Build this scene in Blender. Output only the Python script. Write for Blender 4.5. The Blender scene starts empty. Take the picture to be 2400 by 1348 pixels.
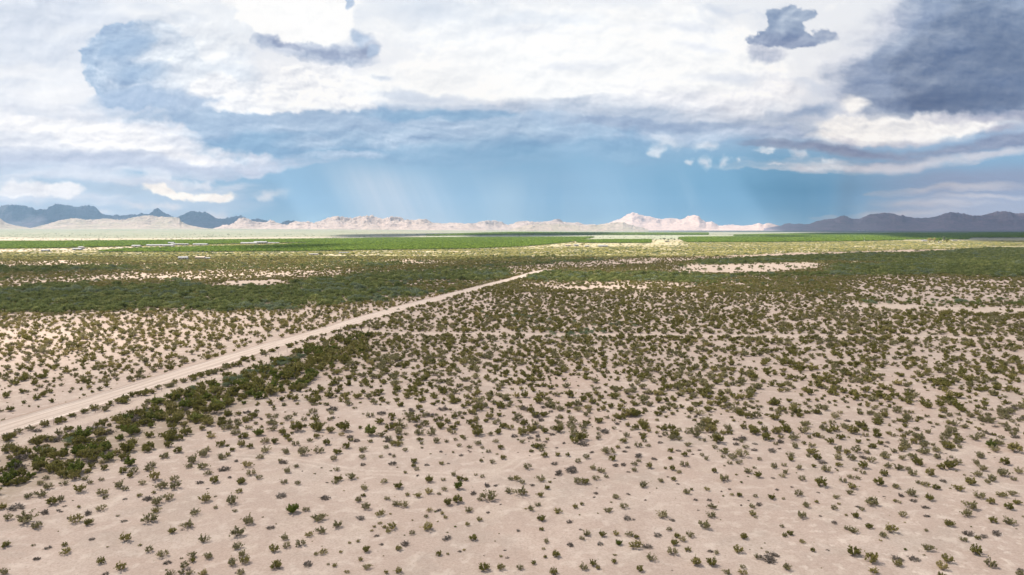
import bpy, math, random
import numpy as np
from mathutils import Vector

# ------------------------------------------------------------------ camera, exposure, sun, sky
scene = bpy.context.scene
R = math.radians
EXPO = 0.80
GAIN = 2 ** EXPO
PITCH = R(4.894)
CH = 40.0                                   # flying height of the camera
cam_d = bpy.data.cameras.new('camera')
cam_d.lens = 24.0; cam_d.sensor_width = 36.0
cam_d.clip_start = 0.5; cam_d.clip_end = 200000.0
cam = bpy.data.objects.new('camera', cam_d)
scene.collection.objects.link(cam)
cam.location = (0, 0, CH)
cam.rotation_euler = (R(90) - PITCH, 0, 0)
scene.camera = cam
scene.view_settings.view_transform = 'Standard'
scene.view_settings.look = 'None'
scene.view_settings.exposure = EXPO
scene.view_settings.gamma = 1.0
scene.render.engine = 'CYCLES'
scene.cycles.transparent_max_bounces = 24
scene.cycles.volume_bounces = 0

SUN_EL, SUN_AZ = R(54), R(-62)              # azimuth from +Y towards +X: the sun stands high to the left
SDIR = np.array([math.sin(SUN_AZ) * math.cos(SUN_EL), math.cos(SUN_AZ) * math.cos(SUN_EL), math.sin(SUN_EL)])
sun_d = bpy.data.lights.new('sun', 'SUN')
sun_d.energy = 5.0; sun_d.angle = R(0.55); sun_d.color = (1.0, 0.925, 0.82)
sun = bpy.data.objects.new('sun', sun_d)
scene.collection.objects.link(sun)
sun.rotation_euler = Vector(SDIR).to_track_quat('Z', 'Y').to_euler()

def lin(c, g=1.0):
    """display sRGB 0..255 to linear"""
    out = []
    for v in c:
        v = v / 255.0
        out.append((v / 12.92 if v <= 0.04045 else ((v + 0.055) / 1.055) ** 2.4) / g)
    return out

world = bpy.data.worlds.new('World')
scene.world = world
world.use_nodes = True
wt = world.node_tree
wt.nodes.clear()

class NG:
    """tiny helper to write node maths"""
    def __init__(s, t): s.t = t
    def n(s, kind, **kw):
        nd = s.t.nodes.new(kind)
        for k, v in kw.items(): setattr(nd, k, v)
        return nd
    def put(s, sock, v):
        if isinstance(v, bpy.types.NodeSocket): s.t.links.new(v, sock)
        elif v is not None: sock.default_value = v
    def m(s, op, a, b=None, c=None, clamp=False):
        nd = s.n('ShaderNodeMath', operation=op, use_clamp=clamp)
        s.put(nd.inputs[0], a)
        if b is not None: s.put(nd.inputs[1], b)
        if c is not None: s.put(nd.inputs[2], c)
        return nd.outputs[0]
    def vm(s, op, a, b=None, out=0):
        nd = s.n('ShaderNodeVectorMath', operation=op)
        s.put(nd.inputs[0], a)
        if b is not None: s.put(nd.inputs[1], b)
        return nd.outputs[out]
    def comb(s, x, y, z=0.0):
        nd = s.n('ShaderNodeCombineXYZ')
        s.put(nd.inputs[0], x); s.put(nd.inputs[1], y); s.put(nd.inputs[2], z)
        return nd.outputs[0]
    def ss(s, v, lo, hi, a=0.0, b=1.0):
        nd = s.n('ShaderNodeMapRange', interpolation_type='SMOOTHSTEP')
        s.put(nd.inputs[0], v); nd.inputs[1].default_value = lo; nd.inputs[2].default_value = hi
        nd.inputs[3].default_value = a; nd.inputs[4].default_value = b
        return nd.outputs[0]
    def mixc(s, f, a, b, mode='MIX'):
        nd = s.n('ShaderNodeMix', data_type='RGBA', blend_type=mode)
        s.put(nd.inputs[0], f)
        for sock, v in ((nd.inputs[6], a), (nd.inputs[7], b)):
            s.put(sock, v if isinstance(v, bpy.types.NodeSocket) else (v[0], v[1], v[2], 1.0))
        return nd.outputs[2]
    def noise(s, vec, scale, detail=6.0, rough=0.55, col=False, dist=0.0, dims='3D'):
        nd = s.n('ShaderNodeTexNoise', noise_dimensions=dims)
        if vec is not None: s.put(nd.inputs['Vector'], vec)
        nd.inputs['Scale'].default_value = scale; nd.inputs['Detail'].default_value = detail
        nd.inputs['Roughness'].default_value = rough; nd.inputs['Distortion'].default_value = dist
        return nd.outputs[1] if col else nd.outputs[0]
    def mapping(s, vec, loc=(0, 0, 0), rot=0.0, sc=(1, 1, 1), kind='POINT'):
        nd = s.n('ShaderNodeMapping', vector_type=kind)
        s.put(nd.inputs[0], vec)
        nd.inputs[1].default_value = loc; nd.inputs[2].default_value = (0, 0, rot); nd.inputs[3].default_value = sc
        return nd.outputs[0]

W = NG(wt)
tc = W.n('ShaderNodeTexCoord')
Dn = tc.outputs['Generated']
g_n = W.noise(Dn, 2.6, 5.0, 0.6)
g_n2 = W.noise(Dn, 5.0, 4.0, 0.6)
other = W.mixc(W.ss(g_n2, 0.4, 0.65), lin((238, 241, 247), GAIN), lin((186, 198, 220), GAIN))
nish = W.n('ShaderNodeTexSky', sky_type='NISHITA')
nish.sun_disc = False; nish.sun_elevation = SUN_EL; nish.sun_rotation = SUN_AZ
bg1 = W.n('ShaderNodeBackground'); W.put(bg1.inputs[0], nish.outputs[0]); bg1.inputs[1].default_value = 0.12
bg2 = W.n('ShaderNodeBackground'); W.put(bg2.inputs[0], other); bg2.inputs[1].default_value = 1.0
ms = W.n('ShaderNodeMixShader'); W.put(ms.inputs[0], W.ss(g_n, 0.38, 0.56, 0.0, 0.85))
wt.links.new(bg1.outputs[0], ms.inputs[1]); wt.links.new(bg2.outputs[0], ms.inputs[2])
wo = W.n('ShaderNodeOutputWorld'); wt.links.new(ms.outputs[0], wo.inputs[0])
world.cycles.sampling_method = 'MANUAL'
world.cycles.sample_map_resolution = 256

# ------------------------------------------------------------------ noise in numpy
def _h(ix, iy, seed):
    h = (ix.astype(np.int64) * 374761393 + iy.astype(np.int64) * 668265263 + seed * 974711) & 0xffffffff
    h = ((h ^ (h >> 13)) * 1274126177) & 0xffffffff
    h = h ^ (h >> 16)
    return h
def perlin(x, y, seed=0):
    x = np.asarray(x, float); y = np.asarray(y, float)
    ix = np.floor(x); iy = np.floor(y); fx = x - ix; fy = y - iy
    def g(dx, dy):
        a = _h(ix + dx, iy + dy, seed) * (2 * np.pi / 4294967296.0)
        return np.cos(a) * (fx - dx) + np.sin(a) * (fy - dy)
    u = fx * fx * fx * (fx * (fx * 6 - 15) + 10); v = fy * fy * fy * (fy * (fy * 6 - 15) + 10)
    a = g(0, 0); b = g(1, 0); c = g(0, 1); d = g(1, 1)
    return (a + (b - a) * u) * (1 - v) + (c + (d - c) * u) * v
def fbm(x, y, octv=5, seed=0, rough=0.5, mode=0):
    s = 0; a = 1.0; t = 0; f = 1.0
    for o in range(octv):
        n = perlin(x * f + 17.3 * o, y * f - 9.1 * o, seed + o)
        if mode == 1: n = np.abs(n) * 2 - 0.45          # billows
        if mode == 2: n = 0.45 - np.abs(n) * 2          # ridges
        s = s + a * n; t += a; a *= rough; f *= 2.03
    return s / t * (1.6 if mode == 0 else 1.0)
def sstep(v, lo, hi):
    t = np.clip((v - lo) / (hi - lo), 0, 1); return t * t * (3 - 2 * t)

# ------------------------------------------------------------------ the painted storm sky as a function of direction
def sky_colour(X, Y):
    """X to the right, Y downward, both in kilo-units of the sky chart; returns display colours 0..255"""
    w1x = fbm(X * 3.2, Y * 4.5, 4, 11); w1y = fbm(X * 3.2, Y * 4.5, 4, 12)
    w2x = fbm(X * 22, Y * 26, 5, 13, .55); w2y = fbm(X * 22, Y * 26, 5, 14, .55)
    def src(a1, a2): return X + a1 * w1x + a2 * w2x, Y + a1 * .25 * w1y + a2 * .6 * w2y
    S = {'S': src(.09, .022), 'C': src(.03, .024), 'W': src(.14, .012), 'P': (X, Y)}
    xs, ys = src(.05, .010)
    N = {'soft': fbm(xs * 5, ys * 13, 8, 21, .58), 'curl': fbm(xs * 6, ys * 12, 8, 22, .55),
         'bill': -fbm(xs * 13, ys * 16, 7, 23, .6, 1), 'strk': fbm(xs * 3, ys * 24, 8, 24, .6),
         'fine': fbm(X * 40, Y * 55, 5, 25, .6)}
    e = .006
    e = .010
    flat = sstep(Y, .16, .34)                       # nearer the horizon the clouds flatten
    rel = (1 - flat) * (fbm(xs * 6, ys * 10, 7, 26, .54) - fbm((xs + e) * 6, (ys + e * 1.5) * 10, 7, 26, .54)) \
        + flat * (fbm(xs * 5, ys * 17, 7, 28, .56) - fbm((xs + e) * 5, (ys + e) * 17, 7, 28, .56))
    relb = -(fbm(xs * 9, ys * 11, 6, 27, .55, 1) - fbm((xs + e) * 9, (ys + e * 1.5) * 11, 6, 27, .55, 1))
    fr = fbm(xs * 16, ys * 26, 5, 41, .55) - fbm((xs + .004) * 16, (ys + .005) * 26, 5, 41, .55)
    rel = rel + .55 * fr
    relb = relb + .45 * fr
    col = np.zeros(X.shape + (3,))
    yy = Y + .03 * N['soft'] + .02 * w1y
    st = [(-.4, (228, 234, 244)), (0.0, (238, 242, 248)), (0.20, (238, 241, 247)), (0.27, (212, 220, 234)), (0.32, (170, 194, 221)),
          (0.38, (152, 189, 219)), (0.44, (150, 189, 220)), (0.50, (158, 195, 223)), (0.535, (170, 204, 228)), (.62, (184, 210, 228))]
    for k in range(3): col[..., k] = np.interp(yy, [s[0] for s in st], [s[1][k] for s in st])
    def mix(m, c):
        nonlocal col
        m = np.clip(m, 0, 1)[..., None]
        c = np.asarray(c, float)
        col = col * (1 - m) + c * m
    def layer(s, lst, c, lo=.15, hi=.6, na=.5, n='soft', op=1.0, rl=0.0, c2=None, vg=None):
        x, y = S[s]
        v = np.zeros(X.shape)
        for b in lst:
            cx, cy, rx, ry = b[:4]; r = math.radians(b[4]) if len(b) > 4 else 0
            dx, dy = x - cx, y - cy
            u = (dx * math.cos(r) + dy * math.sin(r)) / rx; w = (-dx * math.sin(r) + dy * math.cos(r)) / ry
            v = np.maximum(v, 0) + np.clip(1 - np.sqrt(u * u + w * w), 0, 1)
        val = v + na * N[n] + .05 * N['fine']
        m = sstep(val, lo, hi) * (v > 0) * sstep(v, 0, .08) * op
        cc = np.zeros(X.shape + (3,)) + np.asarray(c, float)
        if c2 is not None:
            f = sstep(val + .35 * N['curl'], hi, hi + .75)[..., None]
            cc = cc * (1 - f) + np.asarray(c2, float) * f
        if vg is not None:                       # darker below, brighter above: (y0, y1, colour at y1)
            f = sstep(Y + .03 * N['curl'], vg[0], vg[1])[..., None]
            cc = cc * (1 - f) + np.asarray(vg[2], float) * f
        cc = cc + .55 * rl * (rel if n != 'bill' else rel * .6 + relb * .8)[..., None] * np.array([1.15, 1.0, .75])
        mix(m, cc)
    top = sstep(Y, .33, .20)
    mix(.75 * top * sstep(N['soft'], .05, .40), (212, 221, 236))
    mix(.8 * top * sstep(N['curl'], .02, .35), (253, 254, 255))
    layer('S', [(.02, .08, .40, .16), (-.05, .20, .32, .10), (.1, .02, .3, .06)], (219, 227, 240), .0, 1.0, .7, 'soft', .9, 60)
    layer('S', [(.12, .22, .26, .06), (.05, .16, .2, .03)], (242, 244, 249), .0, .9, .8, 'strk', .9, 40)
    layer('S', [(1.20, .10, .42, .14), (1.58, .16, .50, .16), (1.05, .20, .30, .07), (.50, .10, .12, .09)], (253, 254, 255), .0, .6, .7, 'curl', .95, 60)
    layer('S', [(.56, .06, .22, .09)], (236, 241, 248), .0, .9, .5, 'curl', .9, 50)
    layer('S', [(1.02, .02, .24, .09), (1.3, .05, .2, .03)], (224, 232, 243), .0, 1.0, .5, 'soft', .9, 40)
    layer('W', [(1.25, .08, .2, .02), (1.55, .075, .2, .025), (1.36, .16, .14, .02), (1.7, .18, .2, .02), (1.62, .12, .16, .014)], (226, 232, 243), .1, 1.1, 1.0, 'soft', .8, 40)
    # storm base
    layer('S', [(.75, .310, .58, .075), (.50, .290, .34, .055), (1.25, .320, .62, .080)], (170, 194, 221), -.25, .75, .7, 'soft', .95, 80)
    layer('S', [(.80, .352, .48, .042), (1.40, .342, .42, .038), (.62, .335, .16, .03), (1.0, .272, .22, .016)], (146, 182, 214), -.25, 1.0, .9, 'soft', .85, 50)
    layer('S', [(1.05, .315, .22, .04), (.85, .33, .14, .03), (1.35, .315, .14, .035), (1.2, .30, .12, .03)], (176, 200, 225), -.2, .9, 1.1, 'curl', .7, 90)
    layer('W', [(1.72, .285, .40, .055, 4), (1.50, .262, .34, .035), (1.25, .25, .3, .02)], (194, 206, 224), -.2, .9, .9, 'curl', .8, 100)
    layer('S', [(1.62, .300, .20, .020), (1.88, .265, .12, .02, -12), (1.45, .290, .16, .014)], (160, 180, 208), -.1, .9, .6, 'soft', .9, 60)
    layer('S', [(1.68, .325, .26, .022), (1.78, .312, .1, .012)], (183, 198, 222), -.1, .8, .8, 'curl', .8, 100)
    layer('S', [(1.72, .245, .22, .05), (1.85, .20, .14, .05), (1.58, .225, .16, .04)], (236, 238, 245), -.05, 1.0, 1.0, 'curl', .8, 120)
    # rain
    xr = X + .10 * (Y - .4)
    rain = fbm((X - .45 * (Y - .35)) * 6, Y * .6, 5, 31, .6)
    mix(.95 * sstep(1 - np.abs((X - .55 * (Y - .38) - .88) / .17), 0, 1) * sstep(Y, .35, .44) * (.85 + 1.6 * rain), (197, 214, 232))
    mix(.5 * sstep(1 - np.abs((X - 1.18) / .09), 0, 1) * sstep(Y, .38, .47), (182, 210, 231))
    mix(.9 * sstep(1 - np.sqrt(((X - 1.72) / .42) ** 2 + ((Y - .44) / .15) ** 2), 0, .9), (132, 180, 214))
    mix(.55 * sstep(1 - np.sqrt(((X - 1.25) / .5) ** 2 + ((Y - .37) / .06) ** 2), 0, .9), (136, 180, 213))
    mix(.30 * sstep(rain, .0, .6) * sstep(Y, .36, .46) * sstep(X, .55, .7) * sstep(X, 2.0, 1.8), (176, 206, 230))
    rain2 = fbm((X + .05 * Y) * 13, Y * .8, 4, 33, .6)
    mix(.12 * sstep(rain2, .0, .4) * sstep(Y, .37, .46) * sstep(X, 1.0, 1.2) * sstep(X, 2.1, 1.9), (116, 170, 209))
    mix(.6 * sstep(1 - np.abs((X - 1.985 + .1 * (Y - .45)) / .04), 0, 1) * sstep(Y, .37, .44), (143, 178, 207))
    # left white cloud
    layer('S', [(.06, .330, .44, .095), (.34, .350, .34, .050, 8)], (231, 235, 244), -.10, .35, .6, 'curl', 1, 90, vg=(.345, .40, (203, 212, 231)))
    layer('S', [(.26, .330, .26, .045, 12), (.44, .362, .22, .026, 8), (.06, .285, .24, .035), (.2, .315, .2, .03)], (250, 250, 253), .0, .8, .9, 'curl', .95, 110)
    layer('W', [(.10, .382, .48, .034), (.42, .392, .34, .024)], (194, 206, 227), -.10, .8, .7, 'strk', .9, 60)
    layer('P', [(.10, .450, .62, .075), (.22, .49, .45, .06)], (190, 211, 232), -.1, .7, .4, 'strk', .9, 20)
    layer('W', [(.25, .405, .34, .018), (.12, .420, .30, .014), (.4, .43, .25, .014), (.1, .47, .3, .02)], (219, 227, 241), -.1, 1.0, 1.1, 'strk', .85, 40)
    layer('C', [(.045, .443, .06, .026), (.10, .448, .055, .022), (.150, .448, .055, .022), (.0, .455, .05, .01)], (238, 241, 248), .1, .6, .5, 'bill', .95, 60)
    layer('C', [(.375, .413, .035, .026), (.42, .430, .06, .014), (.49, .428, .035, .014), (.36, .425, .03, .014)], (224, 231, 243), .05, .8, .5, 'bill', .85, 60)
    layer('C', [(.375, .446, .055, .015, 12), (.43, .456, .07, .015, 5), (.51, .460, .055, .015)], (250, 247, 245), .1, .55, .5, 'bill', 1, 60)
    layer('C', [(.33, .480, .06, .012), (.40, .482, .05, .010), (.51, .508, .06, .02), (.63, .458, .045, .018), (.2, .50, .1, .012)], (224, 229, 239), .0, 1.0, .5, 'bill', .8, 30)
    # tower on the left: crisp towards the light upper left, melting away to the right
    gx = sstep(X + .25 * (Y - .12) + .05 * N['soft'], .52, .28)
    def faded(lst, c, lo, hi, na, n, op, rl, g_, **k):
        nonlocal col
        keep = col.copy(); layer('C', lst, c, lo, hi, na, n, op, rl, **k)
        col = keep * (1 - g_[..., None]) + col * g_[..., None]
    faded([(.335, .115, .125, .070), (.285, .105, .070, .055), (.245, .120, .050, .040), (.30, .17, .12, .060), (.42, .20, .24, .070), (.30, .215, .07, .040), (.36, .15, .14, .08)],
          (178, 200, 226), .08, .26, .42, 'bill', .95, 120, np.clip(gx + .40, 0, 1), c2=(190, 208, 230))
    layer('S', [(.40, .10, .12, .08), (.46, .15, .15, .08)], (235, 240, 247), -.3, .9, .8, 'curl', .7, 130)
    layer('S', [(.30, .105, .07, .04), (.27, .13, .06, .03), (.33, .17, .10, .03)], (160, 187, 218), -.2, 1.1, .7, 'soft', .75, 60)
    layer('S', [(.38, .240, .26, .030), (.30, .225, .12, .022)], (174, 196, 224), -.2, .9, .7, 'soft', .85, 60)
    layer('C', [(.555, .15, .05, .07), (.58, .20, .08, .05)], (226, 234, 245), .0, .8, .5, 'bill', .7, 90)
    layer('C', [(.53, .20, .08, .035), (.65, .235, .16, .04), (.72, .19, .16, .06), (.62, .25, .14, .02), (.8, .24, .12, .03), (.5, .205, .05, .03)], (250, 251, 254), .0, .7, .7, 'bill', .95, 110)
    # bright cumulus at the top with its dark foot
    layer('C', [(.71, .112, .13, .030, 12), (.80, .130, .10, .030, 3), (.855, .112, .035, .038), (.66, .098, .06, .02, 15)], (190, 202, 222), -.10, .55, .5, 'bill', .95, 90, c2=(160, 174, 201))
    layer('C', [(.68, -.04, .20, .13), (.71, .045, .14, .062), (.765, .04, .085, .080), (.63, .03, .09, .05)], (255, 255, 255), .12, .34, .32, 'bill', 1, 30)
    layer('C', [(.822, .005, .014, .02), (.838, .092, .028, .026), (.87, .118, .018, .018)], (184, 202, 226), .05, .6, .4, 'bill', .9, 70)
    layer('C', [(.895, .182, .04, .012), (1.0, .235, .14, .02), (.93, .22, .1, .014)], (208, 219, 235), -.05, .9, .6, 'soft', .85, 60)
    # small grey cloud, upper right
    layer('C', [(1.822, .038, .028, .026), (1.860, .030, .030, .026), (1.892, .036, .028, .024), (1.85, .058, .055, .036), (1.86, .085, .048, .034), (1.80, .094, .050, .018), (1.785, .098, .03, .012), (1.89, .096, .045, .018), (1.80, .078, .022, .014)], (163, 181, 206), .10, .34, .36, 'bill', .90, 110, vg=(.055, .105, (143, 160, 190)))
    layer('C', [(1.945, .088, .038, .017), (1.93, .08, .02, .014)], (166, 181, 205), .02, .5, .45, 'bill', .92, 90)
    layer('C', [(1.81, .128, .070, .028), (1.785, .116, .05, .018)], (209, 215, 229), .05, .7, .4, 'bill', .9, 90, vg=(.12, .15, (192, 201, 220)))
    # storm cloud on the right
    layer('S', [(2.02, .21, .16, .10), (2.10, .12, .16, .10), (2.12, .03, .12, .05)], (200, 208, 225), -.1, 1.0, .7, 'curl', .9, 120)
    layer('S', [(2.42, .10, .32, .20), (2.24, .15, .20, .15), (2.12, .195, .19, .085), (2.30, .245, .28, .055), (2.26, .04, .18, .10), (2.11, .13, .10, .05)], (156, 173, 199), -.12, .55, .55, 'curl', 1, 90, c2=(132, 150, 177))
    layer('W', [(2.42, .19, .30, .13), (2.20, .240, .26, .050), (2.30, .12, .18, .08)], (112, 131, 160), -.15, 1.3, .6, 'soft', .8, 45)
    layer('S', [(2.12, .297, .26, .040), (2.03, .322, .18, .024), (2.28, .285, .16, .028), (2.0, .24, .05, .03), (1.98, .285, .1, .02)], (250, 249, 249), -.05, .7, .6, 'curl', .95, 100, vg=(.32, .345, (214, 218, 230)))
    layer('S', [(2.32, .272, .16, .018), (2.38, .30, .08, .016)], (184, 190, 209), -.05, .9, .7, 'curl', .9, 80)
    layer('W', [(2.25, .350, .34, .028, -3), (1.95, .345, .20, .014), (2.42, .33, .12, .02)], (156, 171, 197), -.15, .8, .8, 'strk', .95, 60)
    layer('W', [(2.10, .376, .40, .020, -2), (2.37, .362, .18, .014)], (214, 219, 231), -.10, .9, .9, 'strk', .9, 50)
    mix(sstep(X + .04 * w1x, 1.93, 2.25) * sstep(Y + .02 * w1y, .375, .415) * .9, (160, 177, 203))
    mix(sstep(X + .04 * w1x, 1.95, 2.2) * sstep(Y + .02 * w1y, .43, .50) * .6, (183, 193, 210))
    layer('W', [(2.25, .440, .28, .014, -2), (2.15, .478, .30, .016), (2.08, .505, .24, .016), (2.33, .462, .2, .008)], (200, 205, 217), -.15, 1.1, 1.1, 'strk', .85, 30)
    # puffs
    layer('C', [(1.57, .332, .05, .026), (1.54, .354, .024, .014), (1.66, .342, .05, .013), (1.628, .374, .016, .011), (1.66, .382, .018, .026, -20),
                (1.708, .378, .015, .017), (1.735, .375, .012, .012), (1.80, .352, .03, .007), (1.868, .360, .024, .014), (1.82, .385, .03, .004),
                (1.94, .374, .026, .013), (1.95, .393, .07, .008)], (219, 229, 241), .0, .85, .5, 'bill', .85, 80)
    layer('C', [(.93, .335, .10, .026), (.82, .368, .16, .010), (1.0, .295, .07, .02), (1.08, .30, .05, .02), (.72, .33, .1, .03), (.64, .30, .1, .02)], (184, 205, 229), -.1, 1.0, .9, 'curl', .75, 120)
    return np.clip(col, 0, 255)

# ------------------------------------------------------------------ helpers
COL = scene.collection
CP, SP = math.cos(PITCH), math.sin(PITCH)
def uv_of(px, py):
    """picture position (2400 x 1348) -> tangents u = X/Y, v = dz/Y"""
    a = (np.asarray(px, float) - 1200) / 1600; b = (674 - np.asarray(py, float)) / 1600
    f = CP + b * SP
    return a / f, (b * CP - SP) / f
def gnd(px, py):
    u, v = uv_of(px, py)
    Y = CH / np.maximum(-v, 1e-5)
    return u * Y, Y
def pix(X, Y, Z=0.0):
    """ground point -> picture position"""
    X = np.asarray(X, float); Y = np.asarray(Y, float); Z = np.asarray(Z, float) - CH
    f = Y * CP - Z * SP; up = Y * SP + Z * CP
    f = np.maximum(f, .5)
    return 1200 + 1600 * X / f, 674 - 1600 * up / f
def tag(o, label=None, cat=None, group=None, kind=None):
    if label: o['label'] = label
    if cat: o['category'] = cat
    if group: o['group'] = group
    if kind: o['kind'] = kind
    return o
def raw_mesh(name, V, F, mats=()):
    """V (n,3), F (m,k) arrays"""
    V = np.ascontiguousarray(V, dtype=np.float32); F = np.ascontiguousarray(F, dtype=np.int32)
    me = bpy.data.meshes.new(name)
    me.vertices.add(len(V)); me.vertices.foreach_set('co', V.ravel())
    k = F.shape[1]
    me.loops.add(F.size); me.loops.foreach_set('vertex_index', F.ravel())
    me.polygons.add(len(F))
    me.polygons.foreach_set('loop_start', np.arange(0, F.size, k, dtype=np.int32))
    me.polygons.foreach_set('loop_total', np.full(len(F), k, dtype=np.int32))
    me.update(calc_edges=True)
    for m in mats: me.materials.append(m)
    return me
def smooth(me):
    me.polygons.foreach_set('use_smooth', np.ones(len(me.polygons), dtype=bool))
def add(name, me, parent=None, loc=None, link=True):
    o = bpy.data.objects.new(name, me)
    if link: COL.objects.link(o)
    if parent is not None: o.parent = parent
    if loc is not None: o.location = loc
    return o
def empty(name, loc=(0, 0, 0), rz=0.0, sc=1.0):
    o = bpy.data.objects.new(name, None); COL.objects.link(o)
    o.empty_display_size = .5
    o.location = loc; o.rotation_euler = (0, 0, rz); o.scale = (sc, sc, sc) if np.isscalar(sc) else sc
    return o
def grid_faces(nr, nc):
    i = np.arange(nr - 1)[:, None] * nc + np.arange(nc - 1)[None, :]
    return np.stack([i, i + 1, i + nc + 1, i + nc], -1).reshape(-1, 4)
def colour_attr(me, name, rgb):
    a = me.color_attributes.new(name, 'FLOAT_COLOR', 'POINT')
    c = np.ones((len(me.vertices), 4), np.float32); c[:, :3] = rgb.reshape(-1, 3)
    a.data.foreach_set('color', c.ravel())
def float_attr(me, name, v, kind='FLOAT'):
    a = me.attributes.new(name, kind, 'POINT')
    key = 'vector' if kind == 'FLOAT_VECTOR' else 'value'
    a.data.foreach_set(key, np.ascontiguousarray(v).ravel())
def new_mat(name):
    m = bpy.data.materials.new(name); m.use_nodes = True
    m.node_tree.nodes.clear()
    g = NG(m.node_tree)
    out = g.n('ShaderNodeOutputMaterial')
    return m, g, out
def principled(g, out, col, rough=.8, normal=None, spec=.25):
    b = g.n('ShaderNodeBsdfPrincipled')
    g.put(b.inputs['Base Color'], col if isinstance(col, bpy.types.NodeSocket) else (*col, 1.0))
    g.put(b.inputs['Roughness'], rough); b.inputs['Specular IOR Level'].default_value = spec
    if normal is not None: g.put(b.inputs['Normal'], normal)
    g.t.links.new(b.outputs[0], out.inputs[0])
    return b
def bump(g, h, strength, dist):
    nd = g.n('ShaderNodeBump'); nd.inputs['Strength'].default_value = strength
    nd.inputs['Distance'].default_value = dist; g.put(nd.inputs['Height'], h)
    return nd.outputs[0]

HZ_TOP, HZ_SIG, HZ_COL = 1350.0, 3.2e-5, (.45, .71, 1.0)
HZ_IN = np.array([.218, .342, .475])     # light scattered towards the eye by the full depth of air (measured)
# ------------------------------------------------------------------ sky backdrop (dome segment 80 km out)
def build_sky():
    nr, nc = 440, 1500
    X, Y = np.meshgrid(np.linspace(-0.60, 3.0, nc), np.linspace(-0.52, 0.60, nr))
    c = sky_colour(X, Y) / 255.0
    c = np.where(c <= .04045, c / 12.92, ((c + .055) / 1.055) ** 2.4) / GAIN
    a, b = (X - 1.2) / 1.6, (.674 - Y) / 1.6
    d = np.stack([a, CP + b * SP, b * CP - SP], -1)
    d /= np.linalg.norm(d, axis=-1, keepdims=True)
    # the sky seen through the haze box: give back what the air takes
    Lh = np.minimum(29000 / np.maximum(d[..., 1], .3), (HZ_TOP - CH) / np.maximum(d[..., 2], 1e-4))
    Tr = np.exp(-HZ_SIG * Lh)[..., None]
    hin = HZ_IN * (1 - sstep(X, 1.85, 2.35) * .42)[..., None]          # the air over the shaded right side is dimmer
    c = np.clip((c - hin * (1 - Tr)) / Tr, .01, 3)
    V = d * 80000.0 + np.array([0, 0, CH])
    m, g, out = new_mat('sky_air')
    at = g.n('ShaderNodeAttribute', attribute_name='tone')
    al = g.n('ShaderNodeAttribute', attribute_name='cover')
    em = g.n('ShaderNodeEmission'); g.put(em.inputs[0], at.outputs[0])
    tr = g.n('ShaderNodeBsdfTransparent'); mx = g.n('ShaderNodeMixShader')
    g.put(mx.inputs[0], al.outputs[2]); g.t.links.new(tr.outputs[0], mx.inputs[1]); g.t.links.new(em.outputs[0], mx.inputs[2])
    g.t.links.new(mx.outputs[0], out.inputs[0])
    m.cycles.emission_sampling = 'NONE'
    me = raw_mesh('sky', V.reshape(-1, 3), grid_faces(nr, nc), [m])
    colour_attr(me, 'tone', c)
    cov = sstep(X, -.60, -.25) * sstep(X, 3.0, 2.65) * sstep(Y, -.52, -.12)
    float_attr(me, 'cover', cov.astype(np.float32))
    smooth(me)
    tag(add('sky', me), kind='structure')
build_sky()

# ------------------------------------------------------------------ maps of the plain, read off in picture units
def ib(px, rows, k): return np.interp(px, [r[0] for r in rows], [r[k] for r in rows])
def band(px, py, rows, soft=4.0, ends=25.0):
    """rows: (x, top, bottom) -> smooth 0..1"""
    t, b = ib(px, rows, 1), ib(px, rows, 2)
    e = sstep(px, rows[0][0] - ends, rows[0][0] + ends) * (1 - sstep(px, rows[-1][0] - ends, rows[-1][0] + ends))
    return sstep(py, t - soft, t + soft) * (1 - sstep(py, b - soft, b + soft)) * e
def jig(px, py, ax=30.0, k=.06):
    """ragged edges: noise displacement, the amount grows with nearness"""
    d = np.maximum(py - 535, 3)
    q = np.log(d) * 9
    n1 = fbm(px / d * 2.2, q * 1.6, 5, 51, .6); n2 = fbm(px / d * 2.2 + 40, q * 1.6, 5, 52, .6)
    return px + ax * n1, py + k * d * n2 * 1.6

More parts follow.
